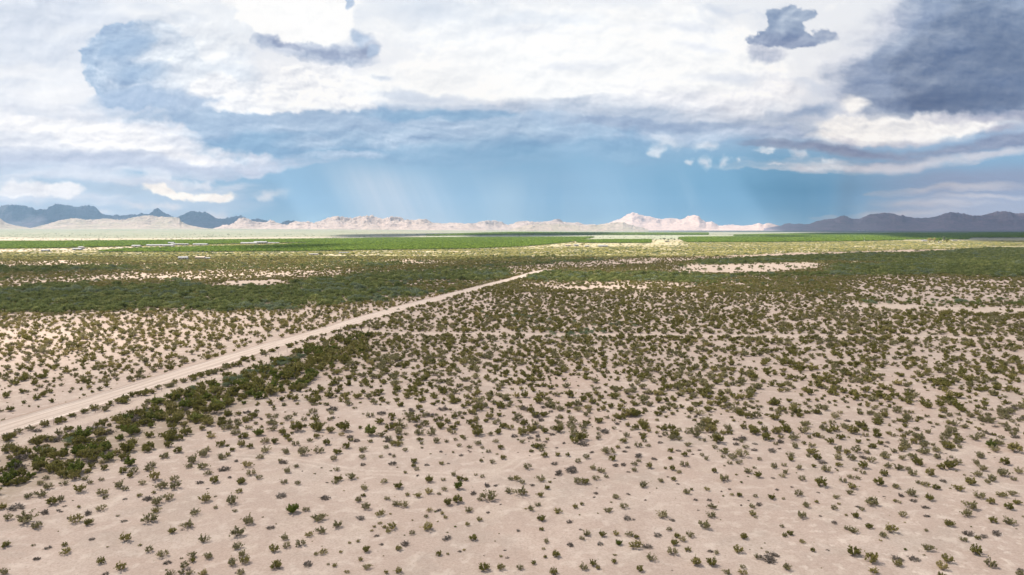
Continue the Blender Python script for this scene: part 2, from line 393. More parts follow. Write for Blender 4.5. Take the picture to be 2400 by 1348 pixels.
M_BANDS = [  # mesquite thicket: density, softness, rows
    (.95, 3, [(-600, 676, 733), (0, 676, 733), (130, 668, 736), (230, 660, 733), (400, 658, 727), (520, 674, 734), (640, 672, 727), (720, 655, 722), (830, 648, 713), (960, 640, 700), (1080, 634, 682), (1160, 633, 660), (1205, 640, 646)]),
    (.90, 2, [(-600, 626, 641), (0, 626, 642), (150, 625, 641), (250, 624, 638), (330, 624, 636)]),
    (.50, 3, [(250, 622, 637), (420, 620, 636), (600, 612, 634), (860, 612, 634)]),
    (.90, 2, [(830, 618, 634), (900, 617, 634), (1050, 612, 631), (1200, 602, 624), (1320, 600, 617), (1420, 603, 610)]),
    (.14, 3, [(-600, 592, 612), (0, 596, 613), (240, 594, 612), (500, 592, 622), (800, 593, 617), (1000, 592, 607), (1200, 590, 606), (1500, 584, 606), (1750, 584, 598), (2000, 580, 590)]),
    (.92, 2, [(1215, 648, 657), (1260, 639, 664), (1330, 631, 664), (1450, 633, 660), (1560, 640, 661), (1700, 646, 670), (1800, 642, 678), (1900, 641, 672), (1960, 636, 650), (2100, 624, 645), (2250, 622, 646), (2400, 617, 650), (3000, 617, 650)]),
    (.90, 2, [(1450, 621, 633), (1520, 617, 634), (1580, 624, 632)]),
    (.95, 2, [(1620, 612, 623), (1700, 608, 620), (1800, 602, 616), (1900, 598, 615), (2000, 594, 620), (2150, 592, 640), (2400, 576, 640), (3000, 576, 640)]),
    (.85, 2, [(1940, 618, 640), (2050, 616, 642), (2200, 620, 642), (2420, 616, 640)]),
    (.70, 2, [(-50, 648, 662), (150, 646, 656), (300, 652, 657)]),
    (.75, 3, [(820, 636, 655), (1000, 632, 652), (1200, 628, 640)]),
    (.55, 3, [(1960, 690, 716), (2100, 699, 714), (2250, 702, 718), (2500, 700, 722)]),
    (.50, 3, [(1700, 668, 700), (1850, 670, 694), (1950, 672, 690)]),
]
SAND = [     # bare ground: strength, softness, rows
    (.95, 2, [(-400, 614, 626), (0, 614, 626), (120, 611, 626), (230, 612, 622)]),
    (.7, 2, [(200, 618, 624), (320, 615, 625), (420, 618, 624)]),
    (.86, 4, [(-400, 654, 676), (0, 652, 676), (120, 650, 668), (300, 640, 656), (500, 636, 657), (700, 634, 650), (900, 634, 640), (1000, 634, 638)]),
    (1., 2, [(500, 662, 672), (560, 658, 675), (650, 657, 668), (690, 660, 664)]),
    (.9, 2, [(850, 615, 618), (920, 608, 622), (1000, 609, 619), (1045, 611, 615)]),
    (.8, 2, [(775, 612, 617), (820, 612, 617)]),
    (.95, 3, [(1060, 631, 637), (1200, 625, 636), (1320, 612, 630), (1450, 607, 622), (1600, 603, 613), (1800, 596, 602), (1980, 591, 596), (2100, 587, 592), (2300, 583, 587)]),
    (.75, 3, [(1215, 662, 672), (1310, 660, 684), (1400, 658, 684), (1600, 660, 680), (1640, 668, 676)]),
    (1., 2, [(1280, 673, 680), (1350, 670, 681), (1500, 672, 680), (1530, 675, 678)]),
    (1., 2, [(1575, 622, 634), (1640, 617, 640), (1700, 620, 641), (1800, 616, 639), (1880, 615, 634), (1935, 618, 626)]),
    (1., 1.5, [(2180, 612, 618), (2250, 612, 620), (2390, 614, 618)]),
    (.85, 3, [(1960, 660, 690), (2050, 648, 700), (2250, 648, 712), (2400, 660, 706), (2700, 660, 706)]),
    (1., 3, [(1890, 705, 714), (2000, 709, 720), (2150, 713, 730), (2400, 722, 738), (2700, 724, 740)]),
    (.5, 6, [(1700, 705, 722), (1850, 712, 760), (1900, 730, 760)]),
]
T2 = [gnd(x, y) for x, y in [(-260, 1190), (-90, 1100), (25, 1043), (151, 1001.5), (252, 967.5), (353, 934), (454, 899), (580, 858.5), (700, 814), (776, 788), (814, 779), (850, 772)]]
T3 = [gnd(x, y) for x, y in [(846, 774), (880, 780), (1050, 782), (1200, 784), (1500, 786), (1800, 788), (2100, 790), (2400, 793), (2800, 797)]]
T4 = [gnd(x, y) for x, y in [(560, 1070), (650, 1076), (730, 1086), (800, 1099), (860, 1106), (960, 1110), (1080, 1113), (1150, 1110), (1195, 1095), (1220, 1078), (1290, 1062), (1380, 1052), (1430, 1040), (1450, 1022), (1432, 1004)]]
ROAD = [gnd(x, y) for x, y in [(-420, 1150), (-200, 1073), (0, 1008.5), (126, 970), (252, 933), (378, 893), (504, 853), (600, 821), (726, 787), (852, 748), (953, 719), (1040, 697), (1125, 674), (1200, 655), (1238, 644), (1262, 637), (1290, 632.5)]]
def pline_dist(X, Y, P):
    best = np.full(X.shape, 1e9)
    for (x0, y0), (x1, y1) in zip(P[:-1], P[1:]):
        dx, dy = x1 - x0, y1 - y0; L2 = dx * dx + dy * dy
        t = np.clip(((X - x0) * dx + (Y - y0) * dy) / L2, 0, 1)
        best = np.minimum(best, np.hypot(X - x0 - t * dx, Y - y0 - t * dy))
    return best
def thicket(px, py):
    x, y = jig(px, py, 30, .05)
    v = np.zeros(px.shape)
    for d, s, rows in M_BANDS: v = np.maximum(v, d * band(x, y, rows, s))
    x2, y2 = jig(px + 500, py, 22, .045)
    for d, s, rows in SAND:
        if d > .7: v = v * (1 - .97 * d * band(px * .4 + x2 * .6, y2, rows, s))
    return v
def sandmap(px, py):
    x, y = jig(px + 500, py, 22, .045)
    v = np.zeros(px.shape)
    for d, s, rows in SAND: v = np.maximum(v, d * band(px * .4 + (x - 500) * .6, y, rows, s))
    return v
BELT = [(-500, 1190, 1330), (0, 1062, 1190), (150, 1032, 1130), (280, 990, 1080), (400, 945, 1035), (520, 900, 985), (640, 858, 925), (740, 822, 880), (830, 790, 830), (870, 786, 806)]
def height(X, Y):
    r = np.hypot(X, Y)
    z = .30 * fbm(X / 21, Y / 21, 3, 61) * np.clip(1 - r / 4000, 0, 1)
    z += .10 * fbm(X / 5.5, Y / 5.5, 2, 62) * np.clip(1 - r / 500, 0, 1)
    z += sstep(-X / np.maximum(Y, 1), -.25, .55) * np.clip(Y - 4500, 0, 6500) * .0075
    return z

ORCH = [  # orchard blocks: spacing, softness, rows
    (9, .6, [(-500, 567, 584), (0, 566.5, 583.5), (150, 566, 582), (300, 565, 578), (450, 563.5, 574), (600, 562, 571), (830, 560, 567)]),
    (9, .6, [(236, 589, 591), (330, 583, 591.5), (450, 580.5, 591.5), (620, 577, 590.5), (700, 572, 590), (830, 565, 588)]),
    (9, .5, [(780, 561, 588), (900, 558, 587), (1100, 557, 584), (1200, 556.5, 580), (1260, 556.3, 576), (1330, 556, 569), (1392, 555.5, 557)]),
    (9, .5, [(1352, 563.5, 569.5), (1430, 562, 570), (1526, 562, 570)]),
    (10, .5, [(1592, 557, 561), (1610, 556, 568.5), (1800, 555, 568), (2000, 554, 566), (2120, 554, 563)]),
    (14, .5, [(1000, 551, 553), (1200, 545.5, 551), (1500, 546, 551), (1660, 546, 551)]),
    (12, .5, [(1720, 551, 553.5), (1900, 547, 553.5), (2120, 546, 562), (2270, 546, 561.5), (2272, 545, 557), (3000, 545, 557)]),
]
def transmit(px, py, X, Y):
    """share of sunlight the added cloud layer is shaped to let through towards each ground point"""
    d = np.maximum(py - 535, 3)
    n1 = fbm(px / 150, np.log(d) * 3.5, 4, 71); n2 = fbm(px / 150 + 9, np.log(d) * 3.5, 4, 72)
    x = px + 40 * n1; y = py + .10 * d * n2
    t = .42 + .09 * fbm(px / 500, np.log(d) * 2, 3, 73)
    def lit(rows, s, a, ends=60):
        nonlocal t
        b = band(x, y, rows, s, ends); t = t * (1 - b) + a * b
    lit([(-400, 745, 870), (0, 748, 872), (200, 748, 850), (380, 746, 805), (520, 742, 775), (620, 738, 750)], 26, 1.0, 90)
    lit([(-500, 540, 618), (0, 540, 619), (240, 540, 630), (300, 540, 662), (600, 540, 655), (800, 540, 634), (1000, 540, 614), (1250, 540, 603), (1700, 540, 600), (2000, 540, 588), (2250, 540, 583), (2340, 540, 577), (2420, 540, 572), (2900, 540, 560)], 5, 1.0)
    lit([(-300, 650, 664), (0, 650, 664), (250, 650, 662), (350, 645, 662)], 4, .75)
    lit([(450, 722, 736), (600, 715, 740), (760, 708, 730)], 6, .8)
    lit([(1200, 634, 660), (1300, 628, 668), (1480, 632, 682), (1600, 640, 678), (1700, 650, 665)], 5, .95)
    lit([(1580, 614, 642), (1950, 612, 640)], 4, .6)
    lit([(2170, 611, 622), (2420, 611, 620)], 3, .8)
    lit([(-500, 300, 560), (3200, 300, 560)], 2, 1.0)
    lit([(560, 577, 586), (700, 575, 584), (830, 574, 580)], 2, .12)
    lit([(-600, 621, 645), (0, 622, 645), (200, 626, 645), (300, 632, 644)], 3, .35)
    lit([(790, 551, 557), (900, 549.5, 556), (1060, 547.5, 550)], .8, .02, 30)
    lit([(1100, 551, 555), (1210, 548.5, 555.5), (1390, 546.5, 551.5), (1440, 546.5, 549)], .8, .02, 30)
    lit([(1880, 545, 551), (2060, 544, 552), (2120, 544, 560), (2250, 541, 561), (2310, 540, 568), (3300, 535, 572)], 1.0, .02, 40)
    lit([(1790, 554, 557), (1900, 554, 557)], .8, .2, 20)
    lit([(1540, 535, 543.3), (1700, 534, 543.6), (2000, 534, 544.5), (3500, 534, 545)], .5, .02, 60)
    u = X / np.maximum(Y, 1)
    far = Y > 7500
    wob = .02 * fbm(u * 30, Y / 3000, 4, 75)
    A = sstep(Y, 14000, 15500) * (1 - sstep(u + wob, -.31, -.29))
    E = sstep(Y, 9500, 11000) * sstep(u + wob, .375, .40)
    hole = fbm(X / 1500, Y / 1500, 4, 76)
    tf = 1 - A * (.97 - .85 * sstep(hole, -.02, .16) * sstep(-u, .52, .60) * (1 - sstep(Y, 18200, 19200))) ; tf = tf * (1 - .86 * E)
    peak = .75 * sstep(fbm(u * 60, Y / 4000, 3, 77), .1, .3) * sstep(u, .155, .165) * (1 - sstep(u, .195, .21)) * sstep(Y, 18000, 18700)
    tf = tf * (1 - peak)
    near_dark = np.where(Y > 6000, np.clip(t, 0, 1), 1)
    return np.clip(np.where(far, np.minimum(tf, np.where(Y < 12000, near_dark, 1)), t), 0, 1)

# polar sheet used for the ground and, displaced along the sunbeams, for the added cloud layer
def polar(th_fine, n_side, rr):
    th = np.concatenate([np.linspace(-math.pi, -R(43), n_side, endpoint=False), np.linspace(-R(43), R(43), th_fine, endpoint=False),
                         np.linspace(R(43), math.pi, n_side)])
    T, RR = np.meshgrid(th, rr)
    return T, RR

def build_ground():
    y_img = np.concatenate([np.arange(1420, 640, -1.9), np.arange(640, 570, -1.1), np.arange(570, 541.5, -.55)])
    _, v = uv_of(1200, y_img)
    rr = np.concatenate([[2, 10, 20, 30, 40, 50, 58], CH / -v])
    rr = rr[np.concatenate([[True], np.diff(rr) > 0])]
    rr = np.concatenate([rr, np.geomspace(rr[-1] * 1.05, 28500, 22)])
    T, RR = polar(1150, 40, rr)
    X, Y = RR * np.sin(T), RR * np.cos(T)
    Z = height(X, Y)
    px, py = pix(X, Y)
    behind = Y < 20
    px = np.where(behind, 1200, px); py = np.where(behind, 1500, py)
    thk = thicket(px, py); snd = sandmap(px, py)
    belt = band(*jig(px, py, 20, .03), BELT, 8)
    sand = np.array([.462, .358, .296]); pink = np.array([.440, .325, .262]); pale = np.array([.60, .49, .40])
    litter = np.array([.300, .235, .165]); olive = np.array([.400, .370, .150]); grey = np.array([.235, .265, .180])
    n = fbm(X / 38, Y / 38, 5, 81, .55); n2 = fbm(X / 9, Y / 9, 4, 82, .55)
    c = np.zeros(X.shape + (3,)) + sand
    def mix(m, k):
        nonlocal c
        m = np.clip(m, 0, 1)[..., None]; c = c * (1 - m) + np.asarray(k) * m
    mix(.6 * sstep(n, .0, .45), pink); mix(.5 * sstep(-n2, .05, .45), pale)
    mix(.40 * sstep(fbm(X / 14, Y / 10, 5, 87, .6), .08, .4), (.40, .335, .28))
    wash = sstep(fbm(X / 26 + .5 * n2, Y / 34, 4, 88, .5, 2), .12, .30)
    mix(.35 * wash, (.58, .475, .40))
    # pale salt patches on the lower right
    salt = sstep(fbm(X / 1.6, Y / 1.3, 3, 83), .28, .42) * sstep(px, 1500, 2000) * sstep(py, 1120, 1220) * .55
    mix(salt, (.68, .58, .49))
    # cover of far shrubs too small to stand apart
    farv = sstep(-py, -640, -600)
    mix(thk * (.65 + .3 * farv), litter)
    mix(.85 * sstep(-py, -650, -605) * (1 - snd) * (.75 + .8 * fbm(X / 60, Y / 60, 4, 84)), olive)
    mix(.7 * snd * sstep(-py, -700, -600) * (.7 + .5 * n), (.50, .36, .28))
    mix(.45 * band(px, py, [(1100, 628, 637), (1400, 606, 626), (1800, 596, 602), (2200, 584, 590)], 4), (.40, .26, .21))
    mix(.55 * snd * (snd > .85), (.60, .48, .375))
    mix(belt * .6, litter)
    # plain beyond the orchards
    plain = sstep(-py, -566, -556)
    mix(plain * .95, grey)
    st = fbm(X / 900, Y / 260, 5, 85, .6)
    mix(plain * .6 * sstep(st, .02, .35), (.17, .215, .12)); mix(plain * .5 * sstep(-st, .1, .4), (.36, .33, .25))
    mix(.75 * band(px, py, [(-500, 556, 564), (0, 556.5, 564), (200, 558.5, 563), (330, 558.5, 561), (600, 556.5, 559), (800, 554.5, 556.5), (1000, 553, 554.5)], 1.2), (.55, .45, .36))
    mix(.8 * band(px, py, [(1000, 554.5, 556), (1300, 552.5, 556), (1600, 551.5, 555), (1720, 552.5, 555)], .8), (.36, .39, .26))
    mix(.8 * band(px, py, [(1385, 556, 562), (1600, 554, 561), (1680, 553, 556)], .8), (.30, .34, .22))
    mix(.85 * band(px, py, [(1280, 570, 579), (1400, 571, 579), (1530, 563, 578), (1610, 564, 577), (1900, 570, 576), (2150, 568, 580), (2300, 572, 578)], 2) * (.5 + .6 * fbm(px / 60, py / 3, 4, 86)), (.50, .45, .28))
    mix(.9 * band(px, py, [(-500, 584, 592), (0, 585, 591), (120, 583, 589), (300, 579, 584), (460, 576, 578)], 1.2), (.58, .48, .36))
    mix(.7 * band(px, py, [(600, 592, 600), (820, 591, 599), (1000, 588, 593)], 1.5), (.58, .50, .36))
    mix(.9 * band(px, py, [(1500, 530, 542.8), (1800, 530, 544), (3200, 530, 545.5)], .6), (.055, .085, .080))  # cloud shade on the far right plain, painted into the soil colour
    for sp, sf, rows in ORCH: mix(.9 * band(px, py, rows, sf, 6), (.085, .13, .035))
    # jeep tracks
    for P, hw in ((T2, 1.9), (T3, 2.3)):
        mix(.85 * sstep(-pline_dist(X, Y, P), -hw - .6, -hw + .5), (.57, .455, .37))
    d4 = pline_dist(X, Y, T4)
    mix(.42 * sstep(-np.abs(d4 - .85), -.45, -.15) * (RR < 260), (.64, .53, .44))
    c *= (1 + .10 * n2 + .06 * n)[..., None]
    m, g, out = new_mat('desert_soil')
    at = g.n('ShaderNodeAttribute', attribute_name='soil')
    geo = g.n('ShaderNodeNewGeometry'); pos = geo.outputs['Position']
    f1 = g.noise(pos, 3.2, 6, .7); f2 = g.noise(pos, .45, 5, .6); f3 = g.noise(pos, 11.0, 3, .6)
    col = g.mixc(g.ss(f1, .40, .66, .0, .50), at.outputs[0], (.31, .235, .185))
    col = g.mixc(g.ss(f2, .50, .68, .0, .42), col, (.64, .54, .455))
    f4 = g.noise(pos, 1.7, 4, .75)
    speck = g.m('MULTIPLY', g.ss(f4, .60, .68), g.ss(f2, .42, .60, .1, .9))
    col = g.mixc(g.m('MULTIPLY', speck, .60), col, (.21, .17, .125))
    hh = g.m('MULTIPLY_ADD', f1, .6, f3)
    principled(g, out, col, .92, bump(g, hh, .55, .10), .1)
    nr, nc = X.shape
    me = raw_mesh('ground', np.stack([X, Y, Z], -1).reshape(-1, 3), grid_faces(nr, nc)[:, ::-1], [m])
    colour_attr(me, 'soil', c)
    smooth(me)
    tag(add('ground', me), kind='structure')
build_ground()

# ------------------------------------------------------------------ unseen cloud layer added overhead, gaps shaped to place sun and shade patches
def build_added_clouds():
    y_img = np.concatenate([np.arange(1420, 640, -9.0), np.arange(640, 575, -3.0), np.arange(575, 541.5, -.8)])
    _, v = uv_of(1200, y_img)
    rr = np.concatenate([[1, 30], CH / -v]); rr = rr[np.concatenate([[True], np.diff(rr) > 0])]
    rr = np.concatenate([rr, np.geomspace(rr[-1] * 1.04, 27000, 30)])
    T, RR = polar(300, 14, rr)
    X, Y = RR * np.sin(T), RR * np.cos(T)
    px, py = pix(X, Y)
    px = np.where(Y < 20, np.clip(px, -400, 2800), px); py = np.where(Y < 20, 1500, py)
    t = transmit(px, py, X, Y)
    t = np.where(Y < 20, .42, t)
    edge = sstep(RR, 22000, 26500)
    t = t * (1 - edge) + edge
    alpha = 1 - np.sqrt(t)
    ALT, TH = 9000.0, 500.0
    sh = SDIR[:2] / SDIR[2]
    lump = 120 * fbm(X / 900, Y / 900, 4, 91)
    z0 = ALT + lump; z1 = ALT + TH - lump * .6 + 140 * fbm(X / 500, Y / 500, 4, 92)
    lo = np.stack([X + sh[0] * z0, Y + sh[1] * z0, z0], -1); hi = np.stack([X + sh[0] * z1, Y + sh[1] * z1, z1], -1)
    nr, nc = X.shape; F = grid_faces(nr, nc); n = nr * nc
    rim = np.arange(nc - 1) + (nr - 1) * nc
    sides = np.stack([rim, rim + 1, rim + 1 + n, rim + n], -1)
    me_v = np.concatenate([lo.reshape(-1, 3), hi.reshape(-1, 3)])
    m, g, out = new_mat('added_cloud_vapour')
    al = g.n('ShaderNodeAttribute', attribute_name='cover')
    tr = g.n('ShaderNodeBsdfTransparent'); df = g.n('ShaderNodeBsdfDiffuse'); tl = g.n('ShaderNodeBsdfTranslucent')
    df.inputs[0].default_value = (.40, .41, .43, 1); tl.inputs[0].default_value = (.33, .345, .37, 1)
    a1 = g.n('ShaderNodeMixShader'); a1.inputs[0].default_value = .6
    g.t.links.new(df.outputs[0], a1.inputs[1]); g.t.links.new(tl.outputs[0], a1.inputs[2])
    mx = g.n('ShaderNodeMixShader'); g.put(mx.inputs[0], al.outputs[2])
    g.t.links.new(tr.outputs[0], mx.inputs[1]); g.t.links.new(a1.outputs[0], mx.inputs[2]); g.t.links.new(mx.outputs[0], out.inputs[0])
    me = raw_mesh('added_cloud_layer', me_v, np.concatenate([F[:, ::-1], F + n, sides]), [m])
    float_attr(me, 'cover', np.concatenate([alpha.ravel(), alpha.ravel()]).astype(np.float32))
    smooth(me)
    tag(add('added_cloud_layer', me), 'unseen cloud layer added high over the plain, gaps shaped to place sun and shade', 'cloud', kind='stuff')
build_added_clouds()

# ------------------------------------------------------------------ mountains
def mountain_mat(name, c1, c2, c3, sc):
    m, g, out = new_mat(name)
    geo = g.n('ShaderNodeNewGeometry'); pos = geo.outputs['Position']
    n1 = g.noise(g.vm('MULTIPLY', pos, (1, .5, 2.5)), .0035 * sc, 7, .65)
    n2 = g.noise(g.vm('MULTIPLY', pos, (1, .5, 3.5)), .016 * sc, 5, .65)
    strata = g.noise(g.vm('MULTIPLY', pos, (.05, .05, 1)), .035, 4, .6)
    col = g.mixc(g.ss(n1, .38, .62), c1, c2)
    col = g.mixc(g.ss(n2, .52, .62, 0, .8), col, c3)
    col = g.mixc(g.ss(strata, .5, .62, 0, .35), col, c3)
    principled(g, out, col, .95, bump(g, n2, .8, 25), .05)
    return m
def build_range(prof, dist, half, mat, seed, fr=1.0, base_drop=0.0, rough=.42, power=.9, skew=-.15, jag=.0005, smk=9):
    prof = sorted(prof)
    xs = np.array([p[0] for p in prof], float); ys = np.array([p[1] for p in prof], float)
    u, v = uv_of(xs, ys)
    nu = int((xs[-1] - xs[0]) * .62); nt = 70
    U = np.linspace(u[0], u[-1], nu); Vt = np.interp(U, u, v)
    Vt = Vt + jag * fbm(U * 240, U * 0, 5, seed + 5, .68) * sstep(U, u[0], u[0] + .02)
    t = np.linspace(-1, 1, nt)
    UU, TT = np.meshgrid(U, t)
    Yd = dist + TT * half; Xd = UU * Yd
    gz = height(Xd, Yd) - 12 - base_drop
    vg = (np.interp(TT, [-1, 1], [gz[0].mean(), gz[-1].mean()]) - CH) / Yd
    env = np.clip(1 - np.abs(TT - skew) / np.where(TT > skew, 1 - skew, 1 + skew), 0, 1) ** power
    rid = fbm(Xd / (900 * fr), Yd / (1500 * fr), 6, seed, .55, 2)
    r2 = fbm(Xd / (260 * fr), Yd / (420 * fr), 5, seed + 3, .6, 2)
    raw = env * (1 - rough + rough * 1.9 * np.clip(rid + .45, 0, 1.2) + .16 * r2)
    raw = np.clip(raw, 0, None)
    Mx = raw.max(0)
    k = np.ones(smk) / smk; Ms = np.convolve(np.pad(Mx, smk // 2, 'edge'), k, 'valid')
    raw = raw / np.maximum(np.maximum(Ms, Mx * .97), 1e-3)
    Z = CH + (vg + (Vt[None, :] - vg) * raw) * Yd
    Z = np.where(env <= 0, gz, np.maximum(Z, gz))
    me = raw_mesh('mountains', np.stack([Xd, Yd, Z], -1).reshape(-1, 3), grid_faces(nt, nu), [mat])
    smooth(me)
    return me
A_P = [(-260, 520), (-180, 500), (-80, 488), (-20, 486), (0, 485), (5, 482), (20, 479.5), (40, 480.5), (60, 483), (75, 486), (82, 491), (88, 492), (100, 490), (109, 491), (115, 485), (125, 480), (135, 478), (150, 480.5), (162, 481), (178, 485.5), (185, 484), (202, 481), (218, 483), (225, 487), (231, 494), (238, 499), (250, 504), (262, 505.5), (275, 502.5), (280, 506), (295, 504), (310, 502.5), (322, 502.5), (332, 499.5), (342, 502.5), (350, 501), (360, 492.5), (368, 487), (375, 492), (385, 498), (400, 505.5), (410, 509), (420, 507.5), (430, 502.5), (445, 496), (455, 494.5), (475, 498), (482, 495.5), (488, 500), (498, 506), (505, 511), (515, 512.5), (528, 512.5), (540, 509), (555, 506), (565, 505), (572, 509), (585, 515), (605, 512.5), (625, 517), (635, 522), (655, 524), (670, 517.5), (688, 517), (700, 521), (730, 528), (760, 540)]
B0_P = [(-120, 530), (-60, 506), (-10, 509), (0, 511), (10, 520), (25, 526), (45, 530), (80, 536)]
B_P = [(60, 537), (88, 531), (112, 525), (140, 516.5), (155, 514), (175, 511), (200, 515), (225, 514.5), (250, 512), (275, 515), (295, 514.5), (310, 510), (332, 506), (350, 504.5), (370, 508), (390, 508), (405, 509), (420, 511), (425, 519), (440, 527), (460, 531), (475, 534), (500, 536.5)]
B2_P = [(495, 537), (518, 530), (525, 526), (538, 527.5), (550, 521), (558, 514), (568, 509.5), (582, 512.5), (592, 517.5), (600, 520), (615, 521), (625, 519.5), (635, 515), (645, 520), (660, 525), (672, 527), (688, 520), (695, 518), (708, 520.5), (720, 518), (732, 522), (760, 530), (790, 537)]
C_P = [(660, 537), (700, 530), (735, 522.5), (755, 516), (770, 510), (790, 506), (812, 510), (830, 509.5), (850, 506), (872, 504.5), (885, 510), (895, 513), (908, 509), (920, 507), (935, 509), (950, 514), (970, 516), (988, 512.5), (1002, 515), (1012, 521), (1035, 524), (1058, 522), (1075, 522.5), (1090, 524), (1100, 523), (1120, 530), (1140, 537)]
C1_P = [(1080, 537), (1100, 524), (1110, 524), (1125, 519), (1145, 516.5), (1165, 517.5), (1178, 521), (1190, 527), (1200, 525), (1212, 520), (1225, 517.5), (1250, 519.5), (1270, 520), (1288, 517.5), (1310, 513), (1322, 520), (1342, 522.5), (1350, 520), (1368, 525.5), (1405, 526.5), (1430, 530), (1460, 536)]
C2_P = [(1195, 538), (1215, 532), (1240, 527), (1280, 524), (1320, 526), (1360, 529), (1400, 527), (1418, 524), (1435, 522), (1450, 521), (1460, 520.5), (1475, 526), (1490, 530), (1505, 533), (1520, 538)]
D_P = [(1395, 532), (1420, 525), (1440, 517.5), (1455, 512.5), (1470, 502.5), (1482, 498), (1495, 500.5), (1510, 506), (1522, 507.5), (1538, 511), (1550, 514), (1570, 511), (1585, 512.5), (1598, 514.5), (1610, 507.5), (1625, 504.5), (1638, 506), (1645, 514), (1655, 521), (1668, 519), (1675, 522.5), (1685, 529.5), (1700, 527.5), (1715, 526.5), (1738, 529), (1762, 527.5), (1780, 522.5), (1788, 526), (1800, 522.5), (1812, 525), (1825, 529), (1850, 533), (1880, 536)]
E_P = [(1790, 536), (1812, 532), (1830, 529), (1838, 525), (1850, 523), (1860, 525), (1875, 524), (1888, 526), (1900, 524), (1912, 519), (1930, 515), (1960, 511), (1970, 506), (1978, 505), (1990, 509), (2000, 514), (2012, 513), (2025, 508), (2040, 502.5), (2058, 500), (2075, 499), (2098, 501), (2105, 505), (2115, 504), (2125, 507.5), (2142, 510.5), (2158, 511), (2180, 510), (2200, 506), (2215, 500), (2228, 497), (2245, 499), (2260, 501), (2280, 505.5), (2300, 505), (2315, 501), (2332, 497), (2350, 495), (2365, 496), (2380, 500), (2400, 500), (2460, 503), (2540, 510), (2620, 520), (2700, 534)]
m_dark = mountain_mat('dark_rock', (.15, .125, .145), (.105, .10, .105), (.06, .055, .07), 1.0)
m_tan = mountain_mat('tan_rock', (.46, .37, .30), (.38, .33, .245), (.24, .20, .17), 1.2)
m_plum = mountain_mat('plum_rock', (.30, .22, .24), (.24, .19, .20), (.17, .14, .15), 1.0)
m_tan3 = mountain_mat('far_pale_rock', (.70, .50, .40), (.62, .45, .36), (.42, .30, .25), .8)
m_tan2 = mountain_mat('pale_rock', (.52, .405, .34), (.44, .35, .285), (.27, .21, .185), .8)
for prof, dist, half, mt, sd, fr, rg, sk in (
        (A_P, 18500, 1900, m_dark, 101, 1.0, .5, -.1), (B0_P, 10500, 700, m_tan, 111, .6, .5, 0), (B_P, 10800, 1000, m_tan, 121, .6, .45, .3),
        (B2_P, 12000, 800, m_tan2, 131, .5, .5, .1), (C_P, 13000, 1300, m_tan2, 141, .6, .62, .25), (C1_P, 15500, 1100, m_tan2, 151, .6, .55, .2),
        (C2_P, 12500, 700, m_tan, 161, .7, .4, .1), (D_P, 20500, 1700, m_tan3, 171, 1.4, .4, .1), (E_P, 19000, 2200, m_plum, 181, 1.0, .35, -.1)):
    tag(add('mountains', build_range(prof, dist, half, mt, sd, fr, rough=rg, skew=sk, jag=.0013 if sd in (101, 131) else .0007)), kind='structure')

# ------------------------------------------------------------------ dirt road
def ribbon(name, P, offs, zs, mat, step=4.0, lift=.05):
    P = np.array(P, float)
    seg = np.hypot(*np.diff(P, axis=0).T); s = np.concatenate([[0], np.cumsum(seg)])
    ss = np.arange(0, s[-1], step)
    cx, cy = np.interp(ss, s, P[:, 0]), np.interp(ss, s, P[:, 1])
    k = np.ones(9) / 9
    cx = np.convolve(np.pad(cx, 4, 'edge'), k, 'valid'); cy = np.convolve(np.pad(cy, 4, 'edge'), k, 'valid')
    tx, ty = np.gradient(cx), np.gradient(cy); L = np.hypot(tx, ty); tx /= L; ty /= L
    offs = np.array(offs, float)
    wob = 1 + .05 * fbm(ss[:, None] / 14, offs[None, :] * 0 + 3, 3, 202)
    X = cx[:, None] + ty[:, None] * offs[None, :] * wob; Y = cy[:, None] - tx[:, None] * offs[None, :] * wob
    Z = height(cx, cy)[:, None] * .5 + height(X, Y) * .5 + lift + np.array(zs)[None, :] + .05 * fbm(X / 2.2, Y / 2.2, 3, 201) * (np.abs(offs) > 3.4)[None, :]
    Z[:, 0] = height(X[:, 0], Y[:, 0]) - .15; Z[:, -1] = height(X[:, -1], Y[:, -1]) - .15
    me = raw_mesh(name, np.stack([X, Y, Z], -1).reshape(-1, 3), grid_faces(*X.shape)[:, ::-1], [mat])
    float_attr(me, 'across', np.repeat(offs[None, :], len(ss), 0).astype(np.float32)); float_attr(me, 'along', np.repeat(ss[:, None], len(offs), 1).astype(np.float32))
    smooth(me)
    return me
m, g, out = new_mat('graded_dirt')
ac = g.n('ShaderNodeAttribute', attribute_name='across').outputs[2]; alg = g.n('ShaderNodeAttribute', attribute_name='along').outputs[2]
vv = g.comb(g.m('MULTIPLY', ac, 3.0), g.m('MULTIPLY', alg, .035))
st = g.noise(vv, 1.0, 5, .65)
geo = g.n('ShaderNodeNewGeometry'); fine = g.noise(geo.outputs['Position'], 1.3, 6, .65)
col = g.mixc(g.ss(st, .38, .60), (.47, .37, .30), (.68, .57, .485))
col = g.mixc(g.ss(fine, .45, .7, 0, .35), col, (.44, .34, .27))
aa = g.m('ABSOLUTE', ac)
wt_ = g.noise(g.comb(0.0, g.m('MULTIPLY', alg, .05)), 1.0, 2, .5)
rut = g.m('ABSOLUTE', g.m('SUBTRACT', g.m('MULTIPLY_ADD', wt_, .6, g.m('ABSOLUTE', g.m('SUBTRACT', aa, 1.3))), .55))
col = g.mixc(g.ss(rut, .32, .10, 0, .55), col, (.40, .31, .25))
col = g.mixc(g.ss(aa, 3.9, 4.3, 0, .7), col, (.37, .265, .205))
principled(g, out, col, .95, bump(g, g.m('ADD', st, fine), .5, .12), .05)
